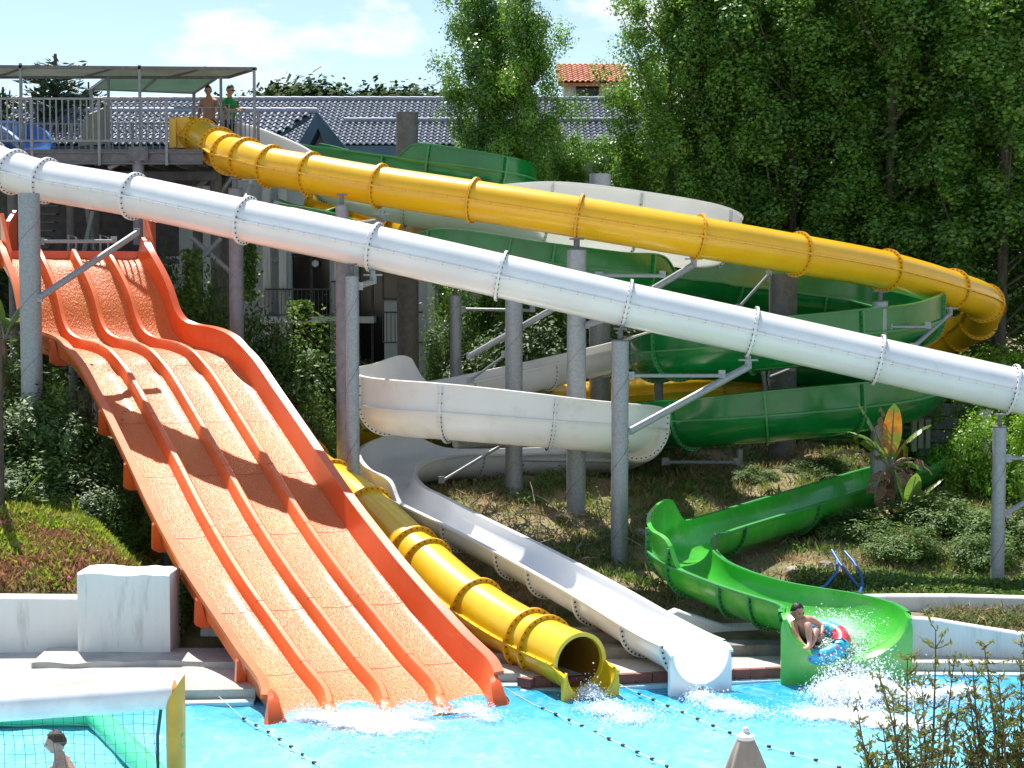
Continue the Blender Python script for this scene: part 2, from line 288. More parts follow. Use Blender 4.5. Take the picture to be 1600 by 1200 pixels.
# ------------------------------------------------------------------ terrain, pool, deck
def interp(x, tab):
    return float(np.interp(x, [a for a, b in tab], [b for a, b in tab]))
PM = [(0, -.3), (25.2, -.2), (25.7, .3), (26.6, .45), (27.5, .6), (29, .85), (31, 1.15), (33, 1.5), (36, 1.95), (40, 2.3), (46, 2.9), (52, 3.2), (75, 4), (200, 8), (700, 10)]
PR = [(0, -.3), (25.2, -.3), (26.2, .25), (26.8, .62), (28, .68), (29.5, .85), (31, 1.15), (33, 1.5), (36, 1.9), (40, 2.3), (46, 2.9), (52, 3.2), (75, 4), (200, 8), (700, 10)]
PL = [(0, -.3), (25.2, -.3), (25.7, .9), (26.6, 1.30), (28, 1.65), (30, 2.1), (32, 2.5), (36, 3.0), (40, 3.2), (52, 3.3), (75, 4), (200, 8), (700, 10)]
def noise2(x, y):
    return (math.sin(x*1.3+1.7*math.sin(y*.9))*math.cos(y*1.1+.6*math.sin(x*1.9)) + .5*math.sin(x*3.1+y*2.3)*math.sin(y*3.7-x*1.1))
def H(x, y):
    m = interp(y, PM); l = interp(y, PL); r = interp(y, PR)
    # the left bank stays out from under the orange slide
    xe = np.interp(y, [25, 27, 29, 31, 33, 36, 40], [-4.9, -5.4, -6.4, -7.6, -8.7, -10.2, -12])
    a = min(1, max(0, (xe - x)/1.2)); b = min(1, max(0, (x-4.2)/1.5))
    z = m*(1-a)*(1-b) + l*a + r*b*(1-a)
    if y > 26.4: z += .10*noise2(x, y)*min(1, (y-26.4)/1.5)
    if y > 25.3 and y < 42 and -12 < x < 12: z = clear_z(x, y, z)
    return z
def grid_mesh(name, xs, ys, hf, m, smooth=True, parent=None):
    nx, ny = len(xs), len(ys)
    v = [(x, y, hf(x, y)) for y in ys for x in xs]
    f = [(j*nx+i, j*nx+i+1, (j+1)*nx+i+1, (j+1)*nx+i) for j in range(ny-1) for i in range(nx-1)]
    me = bpy.data.meshes.new(name); me.from_pydata(v, [], f); me.materials.append(m)
    if smooth: me.polygons.foreach_set('use_smooth', [True]*len(f))
    me.update(); return link(name, me, parent)
# hillside ground
xs = list(np.concatenate([[-600, -200, -80, -40], np.arange(-24, 24.01, .3), [40, 80, 200, 600]]))
ys = list(np.concatenate([np.arange(25.2, 54, .3), [58, 64, 75, 100, 200, 400, 700]]))
tag(grid_mesh('ground', xs, ys, H, M['soil']), kind='structure')
# near ground this side of the pool
m_ = MB(); m_.box((0, 6.3, -.5), (160, 20, 1.3)); tag(m_.build('near_paving', M['concrete']), kind='structure')
def edge_y(x):   # far rim of the pool
    if -3.6 < x < .12: return 24.05
    return float(np.interp(x, [-30, -8, -3.5, 0, 4, 6.0, 8, 10, 30], [22.6, 22.75, 23.1, 23.7, 24.4, 24.75, 24.7, 23.9, 20]))
exs = sorted(list(np.arange(-30, 30.01, .5))+[-3.61, -3.59, .11, .13])
# deck slab between pool and hillside
m_ = MB()
rings = []
for x in exs:
    y0 = edge_y(x)+.02
    rings.append([(x, y0, -.9), (x, y0, .17), (x, y0+.04, .19), (x, 26.3, .20), (x, 26.3, -.9)])
m_.loft(rings); tag(m_.build('pool_deck', M['concrete'], smooth=30), kind='structure')
# pool rim: pale step at the water line and terracotta bricks on the right half
m_ = MB(); m_.loft([[(x, edge_y(x)-.17, -.5), (x, edge_y(x)-.17, .035), (x, edge_y(x)+.0, .045), (x, edge_y(x), -.5)] for x in exs])
tag(m_.build('pool_rim', M['pool_edge'], smooth=30), kind='structure')
bm_ = MB(); bm_.box((0, 0, 0), (.235, .10, .13)); brick_me = None
rimr = thing('brick_edging', 'row of dull red bricks edging the concrete deck above the pool between the slides', 'edging', (0, 24, .1))
x = .2
while x < 4.3:
    y = edge_y(x)
    if brick_me is None:
        o = bm_.build('brick', M['brick'], rimr); brick_me = o.data; o.location = (0, 0, 0)
        for v in brick_me.vertices: v.co += Vector((0, 24, .1))
    else: o = link('brick', brick_me, rimr)
    o.location = (x, y-.02-24, .125-.1+random.uniform(-.006, .006)); o.rotation_euler.z = math.atan2(edge_y(x+.2)-edge_y(x-.2), .4)+random.uniform(-.02, .02)
    x += .245
# basin
m_ = MB()
m_.poly([(-30, 15, -1.2), (30, 15, -1.2), (30, 26, -1.2), (-30, 26, -1.2)])
tag(m_.build('pool_floor', M['pool_tile']), kind='structure')
# water
def water_mat():
    m = bpy.data.materials.new('water'); m.use_nodes = True; t = m.node_tree; t.nodes.clear(); A = t.nodes.new; K = t.links.new
    o = A('ShaderNodeOutputMaterial'); p = A('ShaderNodeBsdfPrincipled'); g = A('ShaderNodeNewGeometry')
    p.inputs['Roughness'].default_value = .06; p.inputs['IOR'].default_value = 1.33; 
    sp = A('ShaderNodeSeparateXYZ'); K(g.outputs['Position'], sp.inputs[0])
    n0 = A('ShaderNodeTexNoise'); n0.inputs['Scale'].default_value = .7; n0.inputs['Detail'].default_value = 3; K(g.outputs['Position'], n0.inputs['Vector'])
    ad = A('ShaderNodeMath'); ad.operation = 'MULTIPLY_ADD'; ad.inputs[1].default_value = 2.2; K(n0.outputs[0], ad.inputs[0]); K(sp.outputs[1], ad.inputs[2])
    r = A('ShaderNodeMapRange'); r.inputs[1].default_value = 22.2; r.inputs[2].default_value = 24.3; K(ad.outputs[0], r.inputs[0])
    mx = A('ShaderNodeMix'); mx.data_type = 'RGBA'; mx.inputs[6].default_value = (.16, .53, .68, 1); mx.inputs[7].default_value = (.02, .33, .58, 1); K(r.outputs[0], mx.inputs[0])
    mpn = A('ShaderNodeMapping'); mpn.inputs['Scale'].default_value = (1.0, .62, 1); K(g.outputs['Position'], mpn.inputs[0])
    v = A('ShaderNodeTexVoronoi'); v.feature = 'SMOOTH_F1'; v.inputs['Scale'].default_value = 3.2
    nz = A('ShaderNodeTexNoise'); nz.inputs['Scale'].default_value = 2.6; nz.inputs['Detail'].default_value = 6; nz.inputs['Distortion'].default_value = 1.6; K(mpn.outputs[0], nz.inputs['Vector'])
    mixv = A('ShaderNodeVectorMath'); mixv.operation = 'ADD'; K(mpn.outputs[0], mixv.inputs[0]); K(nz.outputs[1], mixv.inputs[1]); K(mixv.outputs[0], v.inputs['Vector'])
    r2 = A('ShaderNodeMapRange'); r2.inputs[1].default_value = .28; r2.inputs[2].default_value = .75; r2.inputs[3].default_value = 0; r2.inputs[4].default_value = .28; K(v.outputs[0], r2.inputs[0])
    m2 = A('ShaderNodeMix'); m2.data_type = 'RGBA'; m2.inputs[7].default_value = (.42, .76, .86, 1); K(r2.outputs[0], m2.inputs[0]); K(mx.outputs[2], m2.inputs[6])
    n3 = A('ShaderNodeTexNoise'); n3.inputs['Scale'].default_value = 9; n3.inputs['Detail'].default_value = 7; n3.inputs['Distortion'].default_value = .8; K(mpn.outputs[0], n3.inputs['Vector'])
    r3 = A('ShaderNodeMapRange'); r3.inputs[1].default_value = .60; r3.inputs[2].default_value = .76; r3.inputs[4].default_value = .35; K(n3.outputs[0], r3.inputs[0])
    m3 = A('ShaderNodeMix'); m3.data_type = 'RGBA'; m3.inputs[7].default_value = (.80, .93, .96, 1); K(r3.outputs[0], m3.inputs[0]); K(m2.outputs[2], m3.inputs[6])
    K(m3.outputs[2], p.inputs['Base Color'])  # pale ripple lights are painted into this base colour
    b = A('ShaderNodeBump'); b.inputs['Strength'].default_value = .8; b.inputs['Distance'].default_value = .045; K(nz.outputs[0], b.inputs['Height'])
    b2 = A('ShaderNodeBump'); b2.inputs['Strength'].default_value = .6; b2.inputs['Distance'].default_value = .02; K(n3.outputs[0], b2.inputs['Height']); K(b.outputs[0], b2.inputs['Normal']); K(b2.outputs[0], p.inputs['Normal'])
    K(p.outputs[0], o.inputs[0]); return m
M['water'] = water_mat()
def wz(x, y):
    return .022*math.sin(2.1*x+1.3*math.sin(1.7*y))+.018*math.sin(3.3*y+1.2*math.sin(2.3*x)) + .012*math.sin(6.1*x-4.3*y)+.010*math.sin(7.7*y+5.2*x+math.sin(x*3))
wx = list(np.arange(-14, 14.01, .1)); wy = list(np.arange(16.05, 25.3, .1))
tag(grid_mesh('water', [-30]+wx+[30], wy, wz, M['water']), kind='structure')

# ---- walls
def wall_mesh(name, label, pts, h0, ztop, th, m, cat='wall', lip=0):
    t = thing(name, label, cat, (pts[0][0], pts[0][1], h0)); b = MB(); rings = []
    n = len(pts)
    for i, (x, y) in enumerate(pts):
        a = Vector(pts[max(i-1, 0)]); c = Vector(pts[min(i+1, n-1)]); d = (c-a).normalized(); nn = Vector((-d.y, d.x))*th
        zt = ztop[i] if isinstance(ztop, (list, tuple)) else ztop
        rings.append([(x, y, h0), (x, y, zt-.02), (x+nn.x*.08, y+nn.y*.08, zt), (x+nn.x*.92, y+nn.y*.92, zt), (x+nn.x, y+nn.y, zt-.02), (x+nn.x, y+nn.y, h0)])
    b.loft(rings); b.build('wall_face', m, t, smooth=30); return t
wall_mesh('retaining_wall', 'low white rendered wall at the left edge below the red and green ground cover', [(-14, 25.15), (-12, 25.2), (-9.5, 25.3), (-6.42, 25.35)], .05, [1.05, 1.05, 1.07, 1.04], .35, M['white_wall'])
t = thing('planter_wall', 'big white block wall with black drip stains beside the orange slide', 'wall', (-5.8, 25.6, .1))
b = MB(); rings = []
for i in range(12):
    k = i/11; x = -6.58+k*1.40; zt = 1.50+.02*math.sin(k*9)+(-.03 if k > .75 else 0); rings.append([(x, 24.95, .05), (x, 24.95, zt-.03), (x, 24.99, zt), (x, 25.75, zt-.02), (x, 25.75, .05)])
b.loft(rings); b.build('wall_face', M['white_wall'], t, smooth=30)
b = MB()   # worn plinth
for k in range(1): b.loft([[(x, 24.35+.08*math.sin(x*2.1), .15), (x, 24.38+.08*math.sin(x*2.1)+.03*math.sin(x*9), .27+.012*math.sin(x*7)), (x, 25.2, .30), (x, 25.2, .15)] for x in np.arange(-7.1, -4.0, .12)])
tag(b.build('step', M['concrete'], smooth=40), 'worn pale concrete ledge at the foot of the white block wall', 'ledge')
wall_mesh('retaining_wall', 'grey concrete wall holding the hillside between the yellow tube exit and green slide', [(-4.9, 25.9), (-3, 25.8), (-1.6, 25.8), (-.5, 25.85), (.4, 25.9), (1.9, 25.9), (2.6, 25.9), (3.4, 26.1), (5.0, 26.3)], .05, [.45, .55, .5, .74, .42, .42, .74, .45, .45], .25, M['white_wall'])
wall_mesh('retaining_wall', 'upper grey white retaining wall on the right under the dry hillside', [(5.5, 26.45), (6.2, 26.5), (7.2, 26.5), (8.6, 26.4), (12, 26.2), (16, 25.8)], .05, [.86, .86, .86, .84, .84, .84], .22, M['white_wall'])
wall_mesh('retaining_wall', 'lower curved white wall beside the green slide exit at the right', [(6.0, 25.15), (6.5, 25.15), (7.0, 25.1), (7.7, 25.0), (8.6, 24.7), (12, 23.6)], .05, [.78, .74, .66, .56, .55, .55], .2, M['white_wall'])
# bench between the two right walls
m_ = MB(); m_.loft([[(x, y0, .1), (x, y0, z0), (x, y1, z0+.05), (x, y1, .1)] for x, y0, y1, z0 in ((6.1, 25.3, 26.5, .60), (7.0, 25.2, 26.45, .52), (8.6, 24.8, 26.4, .46), (12, 23.7, 26.2, .46))])
tag(m_.build('planting_bed', M['soil']), kind='structure')
# deck steps and slabs under the slides
for k, (x0, x1, y0, y1, z) in enumerate(((-1.9, .2, 24.6, 25.0, .34), (.9, 2.3, 24.9, 25.3, .36), (2.6, 4.2, 25.1, 25.5, .36), (-2.3, 2.0, 25.3, 25.7, .5))):
    m_ = MB(); m_.box(((x0+x1)/2, (y0+y1)/2, z/2+.05), (x1-x0, y1-y0, z-.1))
    tag(m_.build('concrete_step', M['concrete_dark']), ['dirty concrete step right of the yellow tube exit', 'dirty concrete block beneath the white flume exit', 'mossy concrete slab left of the green slide exit', 'long dark concrete footing behind the yellow tube exit'][k], 'step')
t = thing('block_pier', 'small pier of grey concrete blocks between the orange slide and yellow tube', 'pier', (-2.2, 28.4, .4))
bb = MB(); bb.box((0, 0, 0), (.36, .36, .17)); me = None
for r in range(7):
    for c in range(2):
        p = P(612, 905, 28.0)+Vector((-.19+c*.38, 0, .3-r*.18))
        o = bb.build('block', M['concrete'], t) if me is None else link('block', me, t)
        if me is None: me = o.data; [setattr(v, 'co', v.co+t.location) for v in me.vertices]
        o.location = p-t.location+Vector((random.uniform(-.01, .01), 0, 0))

# ------------------------------------------------------------------ hotel building behind
def ridge_run(b, p0, p1, r=.11, step=.42):
    p0 = Vector(p0); p1 = Vector(p1); n = max(1, int((p1-p0).length/step)); d = (p1-p0)/n
    for i in range(n):
        a = p0+d*i; b.cyl(a, a+d*1.04, r*1.0, r*.86, 8)
def roof_tiles(b, o, ux, uy, W_, H_, tw=.19, th=.30, clip=None):
    # S-shaped tiles: each a little curved slab lapping over the one below
    nrm = ux.cross(uy).normalized(); nx = int(W_/tw); ny = int(H_/th)
    for j in range(ny):
        for i in range(nx):
            c = o+ux*(i*tw)+uy*(j*th)
            if clip and not clip(i*tw, j*th): continue
            base = len(b.v)
            for kk, (q, hh) in enumerate(((0, .0), (.25, .055), (.55, .06), (.8, .01), (1.0, .0))):
                lo = c+ux*(q*tw)+nrm*(hh+.035)-uy*.03; hi = c+ux*(q*tw)+nrm*(hh*.9)+uy*(th)
                b.v.append(tuple(lo)); b.v.append(tuple(hi)); b.v.append(tuple(lo-nrm*.04))
            for kk in range(4):
                a = base+kk*3; b.f.append((a, a+3, a+4, a+1)); b.m.append(0); b.f.append((a+2, a+5, a+3, a)); b.m.append(0)
hotel = thing('hotel_building', 'long pale hotel block with blue grey tiled roof behind the slides', 'building', (-4, 52, 3.2))
ZE, ZR = P(0, 226, 50).z, P(0, 158, 54).z
XL, XR = -16.0, 9.0
b = MB()
uy = Vector((0, 4, ZR-ZE)); Lr = uy.length; uy.normalize()
roof_tiles(b, Vector((XL, 50, ZE)), Vector((1, 0, 0)), uy, XR-XL, Lr)
tag(b.build('roof_tiles', M['roof_tile'], hotel, fix=False), kind='stuff')
b = MB(); b.prism([(XL, 50.02, ZE-.03), (XR, 50.02, ZE-.03), (XR, 54, ZR-.03), (XL, 54, ZR-.03)], (0, .05, -.15)); b.prism([(XL, 54, ZR), (XR, 54, ZR), (XR, 58, ZE), (XL, 58, ZE)], (0, 0, -.15)); b.build('roof', M['house_blue'], hotel)
b = MB(); ridge_run(b, (XL, 54, ZR+.05), (XR, 54, ZR+.05)); b.build('ridge', M['ridge_tile'], hotel, smooth=40); b = MB(); ridge_run(b, (-5.2, 51.9, P(0, 191, 51.9).z+.06), (XR, 51.9, P(0, 191, 51.9).z+.06), .09); b.build('ridge', M['ridge_tile'], hotel, smooth=40)
# lower wing with gable facing the pool side
GY = 47.0; ax = P(495, 176, GY); gl = P(462, 232, GY); gr = P(545, 236, GY)
b = MB(); rx0 = -14.0
rz = ax.z; wy0, wy1 = GY, GY+5.0
e0 = P(300, 232, 46).z
# wing roof: ridge runs left from the gable apex
uyw = Vector((0, 2.2, rz-e0)); Lw = uyw.length; uyw.normalize()
roof_tiles(b, Vector((rx0, GY-2.2, e0)), Vector((1, 0, 0)), uyw, ax.x-rx0-.1, Lw, clip=lambda x, y: x < (ax.x-rx0-.15)-(Lw-y)*.0-(.45*(Lw-y)))
tag(b.build('roof_tiles', M['roof_tile'], hotel, fix=False), kind='stuff')
b = MB(); b.prism([(rx0, GY-2.2, e0-.04), (ax.x-.2-.45*Lw, GY-2.2, e0-.04), (ax.x-.15, GY, rz-.04), (rx0, GY, rz-.04)], (0, .05, -.12)); b.build('roof', M['house_blue'], hotel)
b = MB(); ridge_run(b, (rx0, GY, rz+.05), (ax.x, GY, rz+.05), .10); b.build('ridge', M['ridge_tile'], hotel, smooth=40)
b = MB(); q0 = P(460, 236, GY-.6); q1 = P(548, 240, GY+.2); apx = P(495, 174, GY-.4)
b.prism([q0, (P(478, 236, GY-.6)), P(497, 200, GY-.45), P(512, 238, GY-.2), q1, apx], (0, .35, 0)); b.build('gable_board', M['house_blue'], hotel)
b = MB(); b.prism([P(470, 236, GY), P(497, 196, GY), P(520, 240, GY)], (0, .2, 0)); b.build('gable_wall', M['glass_dark'], hotel)
# dark fascia and walls
zf = ZE
b = MB(); b.box(((XL+XR)/2, 50.15, zf-.28), (XR-XL, .3, .5)); b.build('fascia', M['house_blue'], hotel)
b = MB()
WY = 49.2
doors = [(455, 515, 398, 492), (428, 448, 300, 332), (560, 600, 420, 500), (690, 712, 432, 475)]
# wall built from strips so the openings are real
def wpx(px): return P(px, 400, WY).x
cols_ = [(-16, wpx(455)), (wpx(515), wpx(560)), (wpx(600), 9.0)]
zt = zf-.5; zb = 2.6
for a, c in cols_: b.box(((a+c)/2, WY+.2, (zt+zb)/2), (c-a, .4, zt-zb))
zd = P(0, 396, WY).z
for a, c in ((wpx(455), wpx(515)), (wpx(560), wpx(600))): b.box(((a+c)/2, WY+.2, (zt+zd)/2), (c-a, .398, zt-zd))
b.build('wall', M['house_wall'], hotel)
for a, c in ((455, 515), (560, 600)):
    b = MB(); b.box(((wpx(a)+wpx(c))/2, WY+.36, (zd+zb)/2), (wpx(c)-wpx(a), .06, zd-zb)); o = b.build('door', M['glass_dark'], hotel)
    b = MB(); b.box(((wpx(a)+wpx(c))/2, WY+.30, (zd+zb)/2), (.07, .08, zd-zb)); b.box(((wpx(a)+wpx(c))/2, WY+.30, zd-.05), (wpx(c)-wpx(a), .078, .09)); b.build('frame', M['steel_dark'], o)
for px in (420, 445, 530, 675):
    b = MB(); b.box((wpx(px), WY-.35, (zt+zb)/2), (.22, .3, zt-zb)); b.build('column', M['white_wall'], hotel)
for px0, px1, pt, pb in ((418, 520, 452, 492), (520, 560, 440, 492), (600, 662, 488, 535), (424, 446, 318, 334)):
    b = MB(); x0, x1 = wpx(px0), wpx(px1); z1, z0 = P(0, pt, WY-.6).z, P(0, pb, WY-.6).z
    b.box(((x0+x1)/2, WY-.6, z1), (x1-x0, .04, .05)); b.box(((x0+x1)/2, WY-.6, z0), (x1-x0, .04, .04))
    for i in range(int((x1-x0)/.12)): b.box((x0+i*.12, WY-.6, (z0+z1)/2), (.02, .02, z1-z0-.05))
    b.build('balcony_railing', M['steel_dark'], hotel)
b = MB(); b.box(((wpx(420)+wpx(560))/2, WY-.1, P(0, 494, WY).z-.1), (wpx(560)-wpx(420)+1, 1.2, .18)); b.box(((wpx(420)+wpx(450))/2, WY-.1, P(0, 336, WY).z-.1), (.9, 1.2, .16)); b.build('balcony_slab', M['house_wall'], hotel)
for px, py in ((700, 470), (650, 400), (612, 445), (385, 420), (345, 300)):
    p = P(px, py, WY); b = MB(); b.box((p.x, WY-.02, p.z), (.55, .06, .9)); o = b.build('window', M['steel_dark'], hotel)
    b = MB(); b.box((p.x, WY-.055, p.z), (.43, .02, .78)); b.build('pane', M['glass_dark'], o)
for px, py in ((432, 406), (493, 412)):
    p = P(px, py, WY); b = MB(); b.cyl((p.x, WY-.02, p.z), (p.x, WY-.10, p.z), .11, .09, 12); b.build('wall_lamp', M['white_wall'], hotel)
# white chalet with a terracotta roof glimpsed between the trees
house = thing('terracotta_house', 'white house with terracotta tiled roof glimpsed high between the tall trees', 'building', P(900, 150, 70))
a = P(872, 128, 66); c = P(985, 128, 66); z2 = P(0, 99, 69).z
b = MB(); uyr = Vector((0, 3, z2-a.z)); lr = uyr.length; roof_tiles(b, a, Vector((1, 0, 0)), uyr.normalized(), c.x-a.x, lr, .22, .34); tag(b.build('roof_tiles', M['red_tile'], house, fix=False), kind='stuff')
b = MB(); b.prism([a-Vector((0, 0, .05)), c-Vector((0, 0, .05)), (c.x, 69, z2-.05), (a.x, 69, z2-.05)], (0, 0, -.12)); b.build('roof', M['red_tile'], house)
b = MB(); b.box(((a.x+c.x)/2, 69, (a.z+3.5)/2), (c.x-a.x-.5, 5, a.z-3.6)); b.build('wall', M['house_wall'], house)
p = P(918, 142, 66.4); b = MB(); b.box((p.x, 66.45, p.z), (.9, .1, .7)); b.build('window', M['glass_dark'], house)

# ------------------------------------------------------------------ slide tower / platform
DZ = P(0, 232, 37).z     # deck level
tower = thing('slide_tower', 'grey steel launch platform with deck, beams and legs at upper left', 'platform', (-12, 39, 3))
b = MB(); XA, XB = -18.0, P(318, 240, 37).x
b.box(((XA+XB)/2, 39.4, DZ-.05), (XB-XA, 4.8, .06)); b.box(((XB+P(403, 230, 38.5).x)/2, 39.95, DZ-.05), (P(403, 230, 38.5).x-XB, 3.9, .058)); b.build('deck', M['deck_board'], tower)
b = MB()
for z in (DZ-.10, DZ-.34): b.box(((XA+XB)/2, 36.95, z), (XB-XA, .16, .03))
b.box(((XA+XB)/2, 36.95, DZ-.22), (XB-XA, .02, .21)); b.build('edge_beam', M['galv_old'], tower)
bj = MB(); bj.box((0, 39.4, DZ-.25), (.08, 4.7, .26)); me = None
x = XA+.4
while x < XB:
    o = bj.build('joist', M['steel_dark'], tower) if me is None else link('joist', me, tower)
    if me is None: me = o.data
    o.location.x = x; x += .6
for yy in (38.6, 40.6):
    b = MB(); b.box(((XA+XB)/2, yy, DZ-.50), (XB-XA, .12, .2)); b.build('cross_beam', M['steel_dark'], tower)
def post_on(parent, name, px, Y, y_top, zb, r, m='galv', n=16):
    b = MB(); p = P(px, y_top, Y); b.cyl((p.x, p.y, zb), p, r, r, n); return b.build(name, M[m], parent, smooth=40)
for px, Y, yt, r in ((216, 37.0, 246, .13), (20, 38.6, 270, .13), (337, 39.3, 262, .14), (308, 40, 268, .12), (353, 41, 262, .15), (150, 40.5, 290, .12), (110, 38.9, 300, .1)):
    post_on(tower, 'leg', px, Y, yt, 2.6 if px != 216 else 6.75, r, 'galv_old' if px != 216 else 'galv_pink')
for a, c in (((300, 300, 39.6), (345, 262, 39.6)), ((345, 300, 39.6), (372, 262, 39.6)), ((280, 255, 39.4), (345, 258, 39.4)), ((268, 455, 38.5), (345, 372, 38.5)), ((300, 372, 38.6), (368, 432, 38.6)), ((170, 262, 37.2), (205, 246, 37.1)), ((130, 400, 39), (145, 330, 39)), ((146, 390, 39.2), (136, 325, 39.2))):
    b = MB(); b.cyl(P(*a), P(*c), .06, n=8); b.build('brace', M['galv'], tower, smooth=40)
b = MB(); b.box(P(216, 240, 36.85), (.42, .02, .30))
for i in (-1, 1):
    for k in (-1, 1): b.cyl(P(216, 240, 36.84)+Vector((i*.16, 0, k*.1)), P(216, 240, 36.80)+Vector((i*.16, 0, k*.1)), .02, n=6)
b.build('gusset', M['galv_old'], tower)
# lower deck where the orange slide starts, with stairs
LZ = P(0, 400, 36).z+.05
b = MB(); b.box((-10.4, 38.6, LZ-.08), (4.2, 6.0, .12)); b.build('lower_deck', M['deck_board'], tower)
for i in range(9):
    b = MB(); p = P(22+3*i, 398-9*i, 38.6); b.box((P(40, 300, 38.8).x, 38.6+.18*i, LZ+.0+.2*i), (1.1, .26, .04)); b.build('stair_tread', M['galv_old'], tower)
for px in (112, 162):
    b = MB(); q = [P(px-5, 400, 36), P(px-5, 367, 36), P(px+7, 371, 36), P(px+7, 400, 36)]; b.tube(q, .025, 6); b.build('hand_hoop', M['galv'], tower)
b = MB(); b.box((-11, 41.6, LZ+1.2), (5.4, .05, 2.3)); b.build('back_panel', M['steel_dark'], tower)
# railing
rail = thing('railing', 'grey steel railing with upright bars along the front edge of the launch platform', 'railing', (-14, 37, DZ))
rt = P(0, 155, 37).z-DZ; rb = .16
def railing(rail, p0, p1, h, nb, postn=None, m='rail', bar_r=.014, rr=.022):
    p0 = Vector(p0); p1 = Vector(p1)
    for z in (h, rb):
        b = MB(); b.beam(p0+Vector((0, 0, z)), p1+Vector((0, 0, z)), rr*2, rr*2); b.build('rail', M[m], rail)
    b = MB(); b.box((0, 0, (h+rb)/2), (bar_r*2, bar_r*2, h-rb)); me = None
    for i in range(nb+1):
        q = p0+(p1-p0)*(i/nb)
        if postn and i % postn == 0:
            bb = MB(); bb.box(q+Vector((0, -.02, h/2-.18)), (.06, .05, h+.4)); bb.build('rail_post', M[m], rail); continue
        if me is None:
            o = b.build('bar', M[m]); me = o.data; o.parent = rail
        else: o = link('bar', me, rail)
        o.location = q-rail.location
railing(rail, (-16.5, 36.9, DZ), (P(258, 0, 36.9).x, 36.9, DZ), rt, 66, 11)
rail2 = thing('railing', 'grey railing at the right end of the platform beside the man in green', 'railing', (P(380, 0, 39).x, 39, DZ))
railing(rail2, (P(347, 0, 39.3).x, 39.3, DZ), (P(402, 0, 39.3).x, 39.3, DZ), 1.05, 8, 4)
rail3 = thing('railing', 'low railing on the far edge of the platform behind the canopy posts', 'railing', (-13, 41.7, DZ))
railing(rail3, (-17, 41.7, DZ), (P(300, 0, 41.7).x, 41.7, DZ), 1.0, 54, 9)
gate = thing('barrier_rail', 'thin pale handrail over the yellow tube entrance', 'railing', P(300, 180, 38.9))
b = MB(); b.tube([P(272, 185, 38.6), P(272, 168, 38.6), P(344, 168, 39.0), P(346, 190, 39.0)], .022, 6); b.tube([P(346, 190, 39.0), P(346, 163, 39.0), P(358, 163, 39.0), P(358, 195, 39.0)], .02, 6); b.build('rail', M['rail'], gate)
screen = thing('screen_panel', 'white boarded side panel at the left of the stairs on the platform', 'panel', P(140, 225, 39))
b = MB(); b.prism([P(122, 228, 39), P(133, 180, 39.2), P(168, 165, 40.5), P(168, 224, 40.5)], (.04, .04, 0)); b.build('board', M['canopy'], screen)
# canopies
can = thing('canopy', 'long flat pale shade canopy on thin steel posts over the platform front', 'canopy', (-12, 37.4, DZ))
z0, z1 = P(0, 104, 38.1).z, P(0, 119, 39.8).z
x0, x1 = -18.0, P(399, 0, 38.1).x; x1b = P(349, 0, 39.8).x
b = MB(); v = [(x0, 38.1, z0+.06), (x1, 38.1, z0-.03), (x1b+.1, 39.8, z1), (x0, 39.8, z1)]; b.prism(v, (0, 0, .02)); b.build('canopy_sheet', M['canopy'], can)
b = MB(); b.beam((x0, 38.1, z0+.05), (x1, 38.1, z0-.05), .06, .07); b.beam((x0, 39.8, z1-.03), (x1b+.1, 39.8, z1-.03), .05, .06); b.beam((x1, 38.1, z0-.05), (x1b+.1, 39.8, z1-.03), .05, .06)
for i in range(6):
    xx = x0+.8+i*2.05; b.beam((xx, 38.1, z0-.02), (xx-1.2, 39.8, z1-.04), .04, .05)
b.build('canopy_frame', M['galv_old'], can)
for px, Y, yt in ((32, 38.1, 103), (218, 38.1, 106), (397, 38.1, 111), (169, 39.8, 119), (345, 39.8, 121)):
    b = MB(); p = P(px, yt, Y); b.box((p.x, p.y, (p.z+DZ)/2), (.06, .06, p.z-DZ+.12)); b.build('canopy_post', M['rail'], can)
can2 = thing('canopy', 'greenish translucent shade panel sloping behind the long platform canopy', 'canopy', (-9, 40, DZ))
v = [P(168, 120, 39.9), P(338, 122, 39.9), P(303, 145, 41.6), P(142, 139, 41.6)]
b = MB(); b.prism(v, (0, 0, .02)); b.build('canopy_sheet', M['canopy_green'], can2)
b = MB(); 
for i, j in ((0, 1), (1, 2), (2, 3), (3, 0)): b.beam(v[i], v[j], .05, .06)
b.beam(P(245, 121, 39.9), P(222, 142, 41.6), .05, .05); b.build('canopy_frame', M['rail'], can2)
for px, Y, yt in ((303, 41.6, 145), (142, 41.6, 139)):
    b = MB(); p = P(px, yt, Y); b.box((p.x, p.y, (p.z+DZ)/2), (.07, .07, p.z-DZ)); b.build('canopy_post', M['rail'], can2)
